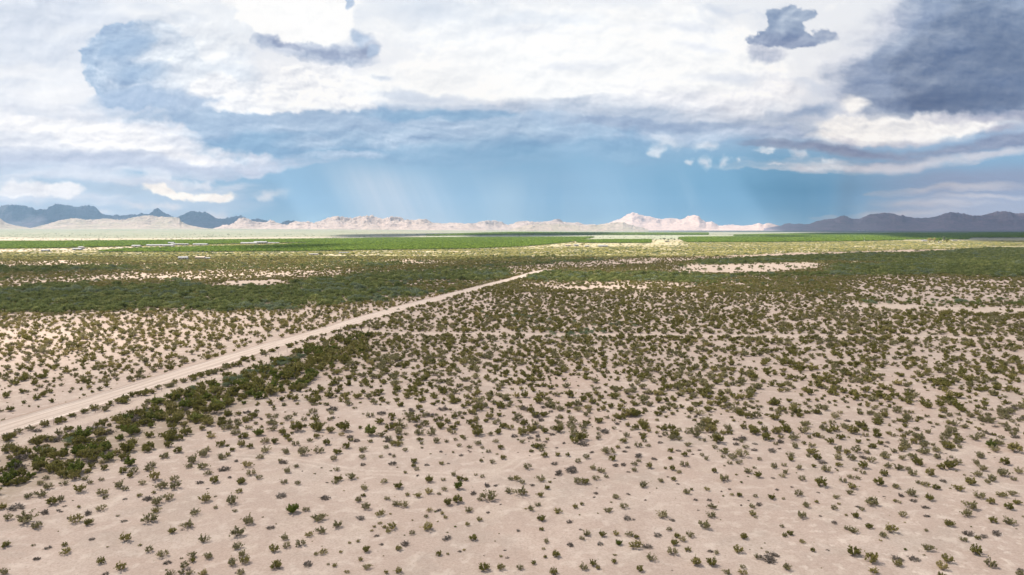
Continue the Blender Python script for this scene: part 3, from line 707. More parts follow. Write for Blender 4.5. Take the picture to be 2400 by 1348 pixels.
road_me = ribbon('dirt_road', ROAD, [-6.2, -5.2, -4.6, -4.1, -3.6, -2, -1, 0, 1, 2, 3.4, 3.9, 4.4, 5.4], [0, .18, .42, .30, .05, .08, .11, .13, .11, .08, .05, .12, .06, 0], m, 3.0)
tag(add('dirt_road', road_me), kind='structure')

# ------------------------------------------------------------------ plant building blocks
rng = np.random.default_rng(7)
def quads(C, size, seed, flat=0.0, elong=1.4, out=None, k=.55):
    """leaf-sized faces; with out they tend to face away from that centre, as leaves on the skin of a crown do"""
    r = np.random.default_rng(seed)
    n = len(C)
    a = r.normal(size=(n, 3))
    if out is not None:
        nn = C - np.asarray(out); nn /= np.maximum(np.linalg.norm(nn, axis=1, keepdims=True), 1e-6)
        nn = nn + r.normal(size=(n, 3)) * k; nn /= np.linalg.norm(nn, axis=1, keepdims=True)
        a -= (a * nn).sum(1, keepdims=True) * nn; a /= np.linalg.norm(a, axis=1, keepdims=True)
        b = np.cross(nn, a); s = (np.asarray(size) * (.6 + .8 * r.random(n)))[:, None] * .5
        a = a * s * elong; b = b * s
        return np.stack([C - a - b * .4, C - b + a * .1, C + a, C + b * .9], 1).reshape(-1, 3), np.arange(4 * n).reshape(-1, 4)
    a[:, 2] *= (1 - flat); a /= np.linalg.norm(a, axis=1, keepdims=True)
    b = r.normal(size=(n, 3)); b -= (b * a).sum(1, keepdims=True) * a; b /= np.linalg.norm(b, axis=1, keepdims=True)
    s = (np.asarray(size) * (.6 + .8 * r.random(n)))[:, None] * .5
    a = a * s * elong; b = b * s
    V = np.stack([C - a - b * .4, C - b + a * .1, C + a, C + b * .9], 1).reshape(-1, 3)
    F = np.arange(4 * n).reshape(-1, 4)
    return V, F
def tubes(paths, radii, sides=3):
    Vs, Fs, o = [], [], 0
    for P, rad in zip(paths, radii):
        P = np.asarray(P, float); n = len(P)
        rr_ = np.linspace(rad, rad * .35, n)
        d = np.gradient(P, axis=0); d /= np.maximum(np.linalg.norm(d, axis=1, keepdims=True), 1e-9)
        ref = np.array([.3, .2, 1.0]) if abs(d[0, 2]) < .9 else np.array([1., .2, 0])
        u = np.cross(d, ref); u /= np.linalg.norm(u, axis=1, keepdims=True); w = np.cross(d, u)
        an = np.arange(sides) * 2 * math.pi / sides
        ring = P[:, None, :] + rr_[:, None, None] * (np.cos(an)[None, :, None] * u[:, None, :] + np.sin(an)[None, :, None] * w[:, None, :])
        Vs.append(ring.reshape(-1, 3))
        i = np.arange(n - 1)[:, None] * sides; j = np.arange(sides)[None, :]; j2 = (j + 1) % sides
        Fs.append(np.stack([i + j, i + j2, i + sides + j2, i + sides + j], -1).reshape(-1, 4) + o); o += n * sides
    return np.concatenate(Vs), np.concatenate(Fs)
def leaf_mat(name, dark, light, tip, back=.30, sc=2.2):
    m, g, out = new_mat(name)
    oi = g.n('ShaderNodeObjectInfo'); tc_ = g.n('ShaderNodeTexCoord')
    ob = tc_.outputs['Object']
    n1 = g.noise(ob, sc, 2, .5)
    n3 = g.noise(ob, sc * 9, 1, .5)
    rnd = oi.outputs['Random']
    col = g.mixc(g.ss(n3, .30, .70), dark, light)
    col = g.mixc(g.ss(n1, .45, .70, 0, .7), col, tip)
    rv = g.m('FRACT', g.m('MULTIPLY', rnd, 7.31))
    col = g.mixc(g.ss(rv, .45, 1.0, 0, .75), col, tip)
    dk = g.m('FRACT', g.m('MULTIPLY', rnd, 13.7))
    col = g.mixc(g.ss(dk, .0, 1.0, 0, .65), col, dark)
    b = g.n('ShaderNodeBsdfPrincipled'); g.put(b.inputs['Base Color'], col); b.inputs['Roughness'].default_value = .75
    b.inputs['Specular IOR Level'].default_value = .12
    tl = g.n('ShaderNodeBsdfTranslucent'); g.put(tl.inputs[0], col)
    mx = g.n('ShaderNodeMixShader'); mx.inputs[0].default_value = back
    g.t.links.new(b.outputs[0], mx.inputs[1]); g.t.links.new(tl.outputs[0], mx.inputs[2]); g.t.links.new(mx.outputs[0], out.inputs[0])
    return m
def plain_mat(name, c, rough=.85, var=.15, sc=6.0, spec=.2, metal=0.0):
    m, g, out = new_mat(name)
    tc_ = g.n('ShaderNodeTexCoord'); n1 = g.noise(tc_.outputs['Object'], sc, 5, .6)
    dk = tuple(v * (1 - var * 2) for v in c); lt = tuple(min(1, v * (1 + var)) for v in c)
    b = principled(g, out, g.mixc(g.ss(n1, .3, .7), dk, lt), rough, None, spec)
    b.inputs['Metallic'].default_value = metal
    return m
M_LEAF = {'olive': leaf_mat('leaf_olive', (.175, .165, .038), (.285, .255, .065), (.420, .350, .140)),
          'greygreen': leaf_mat('leaf_greygreen', (.225, .205, .092), (.360, .322, .155), (.500, .430, .240)),
          'yellow': leaf_mat('leaf_yellow', (.240, .215, .060), (.390, .335, .110), (.53, .43, .19)),
          'bright': leaf_mat('leaf_bright', (.115, .145, .022), (.200, .230, .040), (.31, .31, .09))}
M_DRY = leaf_mat('dry_twig', (.18, .15, .12), (.28, .235, .195), (.38, .33, .27), .1)
M_STEM = plain_mat('grey_stem', (.30, .25, .205))
M_MESQ = leaf_mat('mesquite_leaf', (.145, .170, .052), (.250, .280, .090), (.400, .400, .150), .35, .5)
M_MESQ2 = leaf_mat('mesquite_silver_leaf', (.17, .205, .115), (.26, .30, .175), (.34, .37, .22), .3, .5)
M_ORCH = leaf_mat('orchard_leaf', (.14, .215, .030), (.265, .375, .048), (.385, .48, .075), .36, .3)
M_BARK = plain_mat('bark', (.11, .085, .065))

def creosote(seed, detail=1, spread=62, leafy=1.0, leaf=.052, nst=22):
    r = np.random.default_rng(seed)
    paths, rads, C = [], [], []
    lean = r.normal(0, 6, 2)
    for i in range(nst):
        az = r.uniform(0, 2 * math.pi); inc = R(spread * math.sqrt(r.uniform(.01, 1)))
        L = r.uniform(.40, .62) * (1 - .10 * (inc / R(spread)) ** 3) * r.choice([1, 1, .75])
        b = np.array([math.cos(az), math.sin(az), 0]) * r.uniform(.01, .06)
        pts = []
        for k in range(5):
            s = k / 4; a2 = inc * (1 - .15 * s)
            pts.append(b + L * s * np.array([math.sin(a2) * math.cos(az), math.sin(a2) * math.sin(az), math.cos(a2) * .95]) + r.normal(0, .012, 3) * s)
        pts = np.array(pts); paths.append(pts); rads.append(.0080)
        for q in range(3):
            s0 = r.uniform(.35, .7); p0 = pts[0] + (pts[-1] - pts[0]) * s0
            d = (pts[-1] - pts[0]) / L + r.normal(0, .38, 3); d[2] = max(d[2], .12); d /= np.linalg.norm(d)
            l2 = L * r.uniform(.28, .5)
            p1 = p0 + d * l2
            paths.append(np.array([p0, p0 + d * l2 * .5 + r.normal(0, .008, 3), p1])); rads.append(.0055)
            for w in range(int(4 * leafy * (1 if detail else .6))):
                c0 = p0 + d * l2 * r.uniform(.30, 1.05)
                C.append(c0 + r.normal(0, .019, (6 if detail else 2, 3)))
        for w in range(int(3 * leafy)):
            c0 = pts[0] + (pts[-1] - pts[0]) * r.uniform(.5, 1.04)
            C.append(c0 + r.normal(0, .022, (5 if detail else 2, 3)))
    C = np.concatenate(C); C[:, 2] = np.maximum(C[:, 2], .03)
    return paths, rads, C
def make_leaf_mesh(name, C, size, seed, mat, **k):
    V, F = quads(C, size, seed, **k)
    return raw_mesh(name, V, F, [mat])
PROTO = {}            # kind -> list of (foliage mesh, stems mesh) for the bushes one can count
for kind, n, kw in (('olive', 4, dict(spread=60, nst=26, leafy=.8)), ('greygreen', 5, dict(spread=66, nst=24, leafy=.5)), ('yellow', 3, dict(spread=62, nst=22, leafy=.55)), ('bright', 2, dict(spread=54, nst=28, leafy=1.1))):
    PROTO[kind] = []
    for i in range(n):
        sd = {'olive': 1000, 'greygreen': 2000, 'yellow': 3000, 'bright': 4000}[kind] + i
        pth, rd, C = creosote(sd, 1, **kw)
        V, F = tubes(pth, rd)
        PROTO[kind].append((make_leaf_mesh('foliage', C, .046, sd, M_LEAF[kind]), raw_mesh('stems', V, F, [M_STEM])))
DRY = []
for i in range(4):
    pth, rd, C = creosote(5000 + i, 1, spread=80, nst=26, leafy=.5)
    for p in pth: p[:, 2] *= .62
    C[:, 2] *= .62
    V, F = tubes(pth, [x * 1.1 for x in rd]); V2, F2 = quads(C, .030, 5000 + i, elong=2.5)
    DRY.append(raw_mesh('twigs', np.concatenate([V, V2]), np.concatenate([F, F2 + len(V)]), [M_DRY]))
# lighter ones for the thousands further off (never linked on their own)
def mid_bush(seed, mat, **kw):
    pth, rd, C = creosote(seed, 0, **kw)
    V, F = tubes(pth[::2], [x * 1.3 for x in rd[::2]])
    V2, F2 = quads(C, .085, seed)
    me = raw_mesh('bush', np.concatenate([V, V2]), np.concatenate([F, F2 + len(V)]), [M_STEM, mat])
    me.polygons.foreach_set('material_index', np.concatenate([np.zeros(len(F), np.int32), np.ones(len(F2), np.int32)]))
    return add('bush', me, link=False)
MID = [mid_bush(6000, M_LEAF['olive'], spread=60, nst=24), mid_bush(6001, M_LEAF['olive'], spread=64, nst=20), mid_bush(6002, M_LEAF['olive'], spread=56, nst=26),
       mid_bush(6003, M_LEAF['greygreen'], spread=62, nst=22), mid_bush(6004, M_LEAF['greygreen'], spread=66, nst=20), mid_bush(6005, M_LEAF['yellow'], spread=62, nst=18),
       mid_bush(6006, M_LEAF['bright'], spread=56, nst=26)]
NEARP = [add('bush', mm, link=False) for mm in [PROTO['olive'][0][0], PROTO['greygreen'][0][0]]]
def joined(name, a, b):
    """foliage + stems as one mesh"""
    def arr(me):
        v = np.empty(len(me.vertices) * 3, np.float32); me.vertices.foreach_get('co', v)
        f = np.empty(len(me.loops), np.int32); me.loops.foreach_get('vertex_index', f); return v.reshape(-1, 3), f.reshape(-1, 4)
    va, fa = arr(a); vb, fb = arr(b)
    me = raw_mesh(name, np.concatenate([va, vb]), np.concatenate([fa, fb + len(va)]), [a.materials[0], b.materials[0]])
    me.polygons.foreach_set('material_index', np.concatenate([np.zeros(len(fa), np.int32), np.ones(len(fb), np.int32)]))
    return me
NEAR = {k: [add('bush', joined('bush', a, b), link=False) for a, b in v] for k, v in PROTO.items()}
NEAR['dry'] = [add('bush', me, link=False) for me in DRY]

def crown_points(seed, n, clumps, rx=.5, z0=.10, z1=.62, cr=.16, shell=.75):
    r = np.random.default_rng(seed)
    d = r.normal(size=(clumps, 3)); d /= np.linalg.norm(d, axis=1, keepdims=True); d[:, 2] = np.abs(d[:, 2]) * 1.0 - .25
    rad = shell + .25 * r.random((clumps, 1)) - (r.random((clumps, 1)) < .25) * .4
    cc = d * rad * np.array([rx - cr * .6, rx - cr * .6, (z1 - z0) * .5]) ; cc[:, 2] += (z0 + z1) * .5 - .02
    k = r.integers(0, clumps, n)
    o = r.normal(size=(n, 3)); o /= np.linalg.norm(o, axis=1, keepdims=True)
    sz = cr * (.7 + .6 * r.random(clumps))[k]
    C = cc[k] + o * (sz * r.random(n) ** .4)[:, None] * np.array([1, 1, .75])
    C[:, 2] = np.maximum(C[:, 2], .02)
    return C, cc
def trunk_paths(seed, cc, n=7, fork=.12):
    r = np.random.default_rng(seed)
    P, Rr = [np.array([[0, 0, -.02], [0.005, 0, fork * .5], [0, .01, fork]])], [.03]
    for c in cc[r.permutation(len(cc))[:n]]:
        b = np.array([0, 0, fork * r.uniform(.3, 1)])
        P.append(np.array([b, b + (c - b) * .5 + np.array([0, 0, .03]), c])); Rr.append(.016)
    return tubes(P, Rr, 5)
def dome_bush(seed, mat, n=620, leaf=.060, **k):
    C, cc = crown_points(seed, n, 22, z0=.0, z1=.50, cr=.16, **k)
    V, F = quads(C, leaf, seed, out=(0, 0, .05)); return add('bush', raw_mesh('bush', V, F, [mat]), link=False)
MESQ = [dome_bush(7000 + i, M_MESQ if i < 4 else M_MESQ2) for i in range(6)]
M_SUNTINT = leaf_mat('leaf_sun_tint', (.36, .34, .11), (.52, .47, .18), (.66, .58, .26), .35, .5)  # sunlit version of the brush leaf: sunlight painted in as paler yellow
SUNB = [dome_bush(7200 + i, M_SUNTINT, 420, .085) for i in range(3)]
SILV = [dome_bush(7100 + i, M_MESQ2, 900, .04) for i in range(3)]
def tree_meshes(seed, n, leaf, mat, z0=.25, z1=1.0, rx=.5, cr=.16, clumps=24, fork=.25, limbs=7):
    C, cc = crown_points(seed, n, clumps, rx, z0, z1, cr)
    V, F = quads(C, leaf, seed, out=(0, 0, z0 + .1))
    Vt_, Ft = trunk_paths(seed, cc, limbs, fork)
    return raw_mesh('crown', V, F, [mat]), raw_mesh('trunk', Vt_, Ft, [M_BARK])
ORCHP = []
for i in range(3):
    a, b = tree_meshes(8000 + i, 300, .13, M_ORCH, z0=.16, z1=.86, cr=.17, clumps=22)
    ORCHP.append(add('tree', joined('tree', a, b), link=False))

# ------------------------------------------------------------------ scattering: one object of points that carries many plants
def scatter_group(protos):
    ng = bpy.data.node_groups.new('scatter', 'GeometryNodeTree')
    ng.interface.new_socket('Geometry', in_out='INPUT', socket_type='NodeSocketGeometry')
    ng.interface.new_socket('Geometry', in_out='OUTPUT', socket_type='NodeSocketGeometry')
    N_ = ng.nodes; Lk = ng.links
    gi = N_.new('NodeGroupInput'); go = N_.new('NodeGroupOutput')
    join = N_.new('GeometryNodeJoinGeometry')
    for o in reversed(protos):
        oi = N_.new('GeometryNodeObjectInfo'); oi.inputs[0].default_value = o; oi.inputs['As Instance'].default_value = False
        gti = N_.new('GeometryNodeGeometryToInstance')
        Lk.new(oi.outputs['Geometry'], gti.inputs[0]); Lk.new(gti.outputs[0], join.inputs[0])
    def att(nm, ty):
        a = N_.new('GeometryNodeInputNamedAttribute'); a.data_type = ty; a.inputs[0].default_value = nm; return a.outputs[0]
    iop = N_.new('GeometryNodeInstanceOnPoints')
    mp = N_.new('GeometryNodeMeshToPoints')
    Lk.new(gi.outputs[0], mp.inputs[0])
    Lk.new(mp.outputs[0], iop.inputs['Points']); Lk.new(join.outputs[0], iop.inputs['Instance'])
    iop.inputs['Pick Instance'].default_value = True
    Lk.new(att('vi', 'INT'), iop.inputs['Instance Index'])
    cx = N_.new('ShaderNodeCombineXYZ'); Lk.new(att('rz', 'FLOAT'), cx.inputs[2])
    e2r = N_.new('FunctionNodeEulerToRotation'); Lk.new(cx.outputs[0], e2r.inputs[0])
    Lk.new(e2r.outputs[0], iop.inputs['Rotation'])
    Lk.new(att('sc', 'FLOAT_VECTOR'), iop.inputs['Scale'])
    Lk.new(iop.outputs[0], go.inputs[0])
    return ng
def scatter(name, X, Y, W_, H_, vi, protos, label, cat, seed=1, dz=-.03):
    r = np.random.default_rng(seed); n = len(X)
    Z = height(X, Y) + dz
    me = bpy.data.meshes.new(name); me.vertices.add(n)
    me.vertices.foreach_set('co', np.stack([X, Y, Z], -1).astype(np.float32).ravel())
    float_attr(me, 'sc', np.stack([W_, W_ * r.uniform(.8, 1.2, n), H_], -1).astype(np.float32), 'FLOAT_VECTOR')
    float_attr(me, 'rz', r.uniform(0, 6.283, n).astype(np.float32))
    float_attr(me, 'vi', np.asarray(vi, np.int32), 'INT')
    o = add(name, me)
    md = o.modifiers.new('scatter', 'NODES'); md.node_group = scatter_group(protos)
    tag(o, label, cat, kind='stuff')
    print('SCATTER', name, n)
    return o
def candidates(y0, y1, cell, seed, grow=0.0, margin=.82, jit=.9):
    """jittered grid over the wedge the camera looks along; cell may grow with distance"""
    r = np.random.default_rng(seed); xs, ys = [], []
    Y = y0
    while Y < y1:
        c = cell * (1 + grow * (Y - y0) / y0)
        n = int((margin * Y + 18) / c)
        x = (np.arange(-n, n + 1)) * c + r.uniform(-.5, .5, 2 * n + 1) * c * jit + r.uniform(-.5, .5) * c
        xs.append(x); ys.append(Y + r.uniform(-.5, .5, 2 * n + 1) * c * jit)
        Y += c
    return np.concatenate(xs), np.concatenate(ys)

# ------------------------------------------------------------------ desert bushes read off the photograph, one tuple each: x, base y, width, look
RAW = {
 0: """415 490 70 g/605 485 60 g/580 540 70 g/775 495 65 g/820 530 60 g/920 500 55 g/440 580 90 g/725 600 125 y/930 625 110 g/955 655 60 g/1085 555 115 g/1135 580 70 g/1290 525 70 g/1400 485 140 y/1465 565 120 g/1585 500 90 g/1590 570 110 g/260 660 80 g/370 650 110 g/470 720 120 o/545 690 90 g/20 760 90 o/150 760 130 d/715 745 50 y/920 765 95 g/585 735 40 d/530 775 45 d/75 855 85 g/240 890 160 g/340 930 110 g/410 800 90 d/690 880 120 y/805 905 90 o/1265 640 60 y/1135 665 40 d/1395 610 50 y/1430 705 135 g/1530 665 105 g/1340 665 90 d/1865 685 120 y/1815 520 70 d/1945 510 110 o/1885 440 70 g/1840 385 110 g/1750 330 130 g/1715 380 70 g/2035 400 100 d/2190 520 95 o/2085 470 50 d/2280 445 90 g/2245 370 100 y/2145 320 50 d/2170 610 75 y/2100 710 120 g/2130 780 45 g/1415 785 90 y/1765 805 95 g/1355 880 145 g/1125 875 60 d/1695 925 110 g/1560 975 85 o/1650 950 25 d/2255 880 125 g/1140 1055 120 y/2160 995 145 g/835 1035 55 d/1855 1050 105 g/45 1100 95 o/435 1110 70 d/595 1160 105 y/590 1090 60 o/335 1210 70 d/925 1245 90 o/1355 1140 80 g/1475 1180 95 g/1520 1240 70 d/1745 1190 85 g/1745 1235 70 o/1890 1200 95 g/2160 1110 105 g/2200 1175 90 g/1675 1280 90 g/2105 1265 105 g/2225 1245 110 y/1095 1305 115 y/35 1345 90 g/960 1345 60 d/1545 1345 80 g/1645 1340 75 g/1720 1345 70 g/1845 1348 100 y/2180 1348 90 g/1180 465 75 o/1110 430 100 o/1215 430 90 g/1350 405 80 g/1180 360 120 b/1130 310 110 o/1370 380 90 g/1490 290 100 g/1610 240 90 o/1330 240 90 o/1200 180 110 o/1560 90 110 o/1530 190 100 o/1700 60 70 g/1870 230 80 g/2000 280 65 g/2075 270 60 o/2110 230 60 o/2200 190 90 o/940 400 80 o/940 340 70 g/840 385 80 o/690 390 80 o/600 380 90 o/90 200 100 g/300 160 90 g/170 70 80 g/280 40 90 g/550 90 110 g""",
 600: """85 245 100 g/270 250 90 g/435 265 120 g/570 240 105 g/360 175 75 g/640 170 85 o/550 110 75 o/560 50 150 o/815 205 85 o/1040 85 130 b/1135 95 80 g/1310 125 80 o/800 50 130 o/35 300 75 g/715 230 40 g/705 310 75 g/220 325 45 y/245 345 80 d/970 235 85 g/965 300 70 g/970 355 60 d/1135 290 45 g/1250 285 50 g/1215 265 45 d/1240 350 80 d/1355 235 60 g/1180 210 60 g/1225 165 50 g/1040 150 55 y/1320 170 45 g/365 380 55 g/420 415 20 d/285 425 90 g/730 400 60 g/865 475 95 g/30 480 70 g/255 525 70 g/380 535 65 g/645 515 30 d/715 520 65 g/980 585 85 g/1160 520 70 g/1300 570 105 o/1430 335 75 o/1430 370 50 o/1460 400 55 g/1355 430 45 y/1465 455 40 d/1550 360 50 d/1570 510 95 o/1685 350 55 y/1745 345 30 d/1680 240 45 d/1590 80 90 g/1640 150 80 g/1845 190 55 g/1890 125 55 g/1810 130 45 g/1790 70 65 g/2015 85 120 o/2015 170 70 g/2055 205 45 g/2110 240 55 g/1860 270 50 d/1945 240 30 d/2175 150 60 g/2245 300 70 o/2195 75 75 o/2045 325 50 o/2145 335 60 g/1795 450 70 g/1855 495 80 o/1835 572 100 b/1905 495 55 o/1995 450 40 g/2055 465 50 g/1700 495 50 g/1710 585 60 g/1570 615 90 y/1470 650 80 y/1375 640 55 y/1660 625 45 g/1190 675 60 g/1275 720 85 g/1340 735 90 g/925 685 80 g/1000 750 95 g/225 650 95 d/630 660 100 d/335 778 130 b/455 770 75 g/565 855 125 g/1125 810 90 y/1220 800 30 y/740 920 105 g/950 845 90 d/1740 718 90 o/1830 700 120 o/2110 675 140 g/2030 680 60 g/2175 545 45 d/2095 550 70 d/1970 620 70 d/2300 610 80 g/2310 490 60 g/1575 775 60 y/1660 770 55 d/1545 830 50 g/1690 800 50 y/1720 835 50 y/1420 860 25 y/1935 775 85 g/2105 795 45 d/2220 720 30 d/1560 938 115 y/1415 980 65 g/1230 930 110 y/1200 965 60 y/1165 925 50 y/1125 890 40 y/1075 920 40 y/1050 955 35 y/1095 1000 55 d/1920 900 55 y/135 920 80 d/590 975 100 g/480 1005 85 y/260 1025 85 g/280 1100 80 g/405 1090 95 g/165 1138 115 y/850 1070 40 y/925 1055 45 y/1000 1142 90 o/1140 1080 45 d/1350 1080 90 d/1295 1130 75 o/1735 1025 95 d/1970 1032 90 o/545 1175 50 y/610 1165 80 y/770 1155 45 y/950 1225 60 y/1655 1172 75 o/1740 1165 35 y/1850 1140 40 d/1890 1130 35 y/2260 1130 30 d/2280 1195 40 d/175 1298 120 o/470 1270 95 d/655 1270 35 y/715 1285 55 y/825 1340 50 y/1005 1300 85 g/1295 1332 85 y/1180 1345 60 y/2070 1302 125 o/2220 1297 85 y/30 90 110 b/280 115 80 o/370 50 130 o/140 50 90 g/80 160 90 g/170 160 80 o/490 140 60 g""",
 1200: """170 55 120 o/20 100 80 d/165 115 65 d/235 100 60 d/430 55 110 o/365 85 60 d/550 38 60 g/655 55 60 g/630 128 140 o/540 125 70 b/650 175 110 d/785 80 50 g/785 122 70 g/925 30 50 g/985 50 30 d/1090 42 40 g/95 155 60 g/305 150 45 d/275 200 70 g/270 235 60 g/295 285 75 o/410 277 60 o/505 280 60 o/470 165 40 d/405 205 30 d/675 300 75 g/725 245 50 d/600 335 65 g/385 355 70 d/540 420 130 d/425 448 100 d/140 390 85 g/870 252 110 g/905 315 80 o/940 367 70 d/1010 360 60 d/1010 152 90 y/1040 100 75 g/1025 235 50 d/1050 200 50 d/1190 125 55 o/1160 70 35 d/1145 190 80 g/1235 190 50 g/1345 162 55 d/1150 277 90 d/1150 322 50 g/1110 355 60 g/1290 302 60 d/1245 380 80 o/1110 412 65 g/1055 422 40 d/735 400 75 g/810 427 85 g/855 472 50 g/760 495 70 g/1315 78 50 y/1390 95 70 g/1450 132 95 g/1515 137 65 g/1590 78 60 g/1665 108 110 g/1800 62 130 o/1960 38 90 g/1595 187 80 g/1435 240 65 o/1565 278 70 o/1510 235 50 d/1605 240 45 g/1640 265 30 d/1875 157 120 o/1840 207 60 g/2035 132 70 d/2205 75 115 o/2085 150 50 g/2120 207 65 g/2200 227 60 d/2205 165 50 d/1765 312 65 g/1725 280 50 g/1700 228 35 d/1915 292 50 g/2085 285 110 g/2245 312 50 g/1975 350 55 g/2060 347 60 g/1835 425 70 o/1565 370 90 g/1455 402 75 o/1395 390 40 o/1515 427 55 g/1415 465 30 d/1465 497 60 o/1505 530 35 d/1925 500 100 g/2145 432 80 g/2230 472 90 o/2200 390 40 g/45 490 85 y/95 520 65 g/75 632 125 g/260 502 100 g/345 522 40 y/315 577 65 o/185 540 50 d/255 647 80 y/600 530 95 g/660 530 90 o/1195 557 100 g/1585 612 80 g/1630 580 40 o/1770 582 60 y/1975 575 35 d/1995 627 45 y/2065 637 65 o/2210 642 50 g/945 662 80 g/1055 627 45 d/760 620 50 d/745 657 30 d/1210 680 30 d/1665 672 45 d/1790 672 50 d/170 777 80 g/235 735 60 g/575 757 65 o/635 727 50 o/415 797 85 y/260 867 90 o/520 887 65 d/870 790 85 g/1015 757 80 g/1045 855 90 d/1105 860 35 d/1365 832 110 g/1455 867 60 d/1820 750 80 g/1810 827 90 g/1745 927 125 g/1690 770 25 d/2180 737 65 g/2240 715 65 d/2145 675 25 d/2185 810 85 y/2210 835 35 g/2080 717 30 d/55 957 45 d/265 957 50 o/310 1062 70 g/285 1122 40 y/300 1195 45 o/400 1192 95 o/680 1002 80 g/620 957 35 d/635 1042 60 g/815 1007 85 o/945 997 75 y/1065 1002 75 g/1130 1025 60 o/970 1087 80 b/1120 1112 120 y/1230 1105 95 d/1320 1000 80 d/1425 950 55 g/1500 1012 75 o/1545 1042 80 g/1615 1002 80 g/1470 1077 85 o/1455 1168 100 g/1595 1140 65 o/2105 1017 80 o/2055 1142 115 y/530 1092 70 d/800 1085 70 d/195 1250 60 o/650 1305 85 g/740 1272 80 o/785 1305 55 o/925 1252 60 o/385 1343 95 o/1160 1325 90 o/1265 1227 100 g/1455 1315 20 d/1670 1255 125 o/1810 1262 110 o/1800 1142 60 d/1855 1162 65 g/2230 1202 75 g/1945 1342 80 g/2095 1292 65 g/2095 1346 80 y/2315 1152 40 g""",
 1800: """70 67 105 o/320 62 110 g/500 42 90 g/555 65 70 o/770 72 125 o/230 127 110 g/375 110 60 g/495 112 50 g/645 120 80 o/245 192 90 g/325 162 50 o/400 187 75 g/70 167 50 g/35 230 90 d/105 205 40 d/565 162 85 o/635 222 90 g/815 157 65 o/885 100 65 g/990 107 80 o/1130 97 60 g/1270 82 75 g/1455 67 70 g/1235 157 80 g/940 207 90 o/1015 172 70 o/1370 132 120 g/1410 197 110 g/1500 182 50 g/1590 132 80 g/1720 142 105 o/1875 132 95 g/2025 200 105 b/2120 120 65 g/2225 87 80 g/2240 245 140 o/200 275 75 g/210 310 70 o/365 277 60 g/450 302 90 o/415 370 50 o/495 337 80 d/635 300 90 g/760 312 90 g/720 257 80 o/800 240 100 g/870 297 80 d/50 382 75 g/145 362 55 g/280 392 80 g/160 432 70 g/130 467 60 g/525 407 100 g/630 402 30 o/640 362 70 y/45 480 40 d/310 492 75 g/480 547 125 o/680 500 70 g/750 472 65 g/815 480 55 g/765 557 105 y/740 610 75 g/80 580 40 d/215 560 30 d/275 632 85 g/40 657 80 o/140 662 35 g/620 652 65 g/345 732 80 g/440 697 50 o/600 752 70 g/645 710 40 y/855 762 60 g/820 732 50 d/935 707 140 g/310 832 110 g/475 820 30 d/710 812 35 y/800 827 85 o/600 885 65 d/125 912 50 g/200 985 70 o/155 1002 55 o/720 942 65 g/780 967 85 g/920 925 75 o/1115 967 130 y/1050 1012 85 g/310 1062 65 y/405 1147 60 o/60 1182 90 d/170 1312 95 g/780 1175 150 o/930 1243 145 o/1180 1272 105 y/1175 1212 105 d/1325 1217 100 d/1450 1127 110 g/1580 1303 125 y/1630 1232 125 y/1900 1162 120 o/2020 1272 110 g/1645 907 95 o/1435 957 45 g/1815 992 100 d/1775 1047 70 g/1905 1032 60 o/1955 1012 80 d/2070 987 105 d/2040 887 85 o/2195 902 110 g/1225 817 80 g/1440 822 60 d/1155 690 50 y/1195 702 40 g/1430 747 75 d/1320 687 70 d/1205 637 70 d/1295 632 100 g/1465 677 90 o/1165 562 80 g/1430 547 75 y/1370 527 60 g/1525 572 80 o/1005 532 105 o/1060 452 90 o/1590 510 80 d/1730 592 110 y/1835 532 105 o/1920 657 105 g/2020 705 90 o/2120 642 95 y/2215 627 90 g/2185 757 100 o/2255 702 80 o/1830 752 135 g/1800 827 115 g/1990 525 70 g/2035 502 95 g/2230 492 60 g/2320 830 30 g/1085 382 80 g/1190 397 100 g/1270 402 60 g/1310 452 90 g/1470 452 115 o/1365 362 110 o/1220 307 80 g/1310 302 90 g/1060 302 115 g/1640 387 130 o/1570 395 90 o/1720 352 80 g/1900 462 90 g/1950 402 90 g/2140 452 120 g/2150 352 110 o/2280 432 90 g/1890 352 80 g/1530 302 80 g/1660 297 40 g/860 432 60 g/860 382 105 o/940 330 80 g/790 402 50 g/960 1348 100 y/2280 1348 80 g/2290 1310 60 d"""}
HAND = []
for x0, txt in RAW.items():
    for it in txt.replace('\n', '').split('/'):
        a, b, c, k = it.split()
        HAND.append((x0 + float(a) / 3.873, 1000 + float(b) / 3.873, float(c) / 3.873, k))
HX, HY = gnd([h[0] for h in HAND], [h[1] - 2 for h in HAND])
DEP = HY * CP + CH * SP
HWID = np.array([h[2] for h in HAND]) * DEP / 1600 * 1.15
KIND = {'o': 'olive', 'g': 'greygreen', 'y': 'yellow', 'b': 'bright', 'd': 'dry'}
LOOK = {'olive': 'dark olive', 'greygreen': 'grey-green', 'yellow': 'yellow-green', 'bright': 'leafy bright green', 'dry': 'leafless grey-brown'}
wpx = np.array([h[2] for h in HAND])
order = np.argsort(-wpx)
green_rank = [i for i in order if HAND[i][3] != 'd']
heroes = set(green_rank[:300])
rest = []
seen = set()
rr_h = random.Random(5)
def size_word(w): return 'tiny' if w < 12 else 'small' if w < 18 else 'medium' if w < 24.5 else 'large' if w < 30.5 else 'huge'
LOOK = {'olive': 'olive', 'greygreen': 'grey-green', 'yellow': 'yellow-green', 'bright': 'bright green', 'dry': 'dead grey'}
def desc(i): return '%s %s' % (size_word(HAND[i][2]), LOOK[KIND[HAND[i][3]]])
COLW = ['far left edge', 'left side', 'left quarter', 'left of centre', 'centre', 'right of centre', 'right quarter', 'right side', 'far right edge']
ROWW = [(1335, 'bottom edge'), (1300, 'just above bottom edge'), (1255, 'low foreground'), (1205, 'lower foreground'), (1150, 'middle foreground'), (1090, 'upper foreground'), (0, 'top of foreground')]
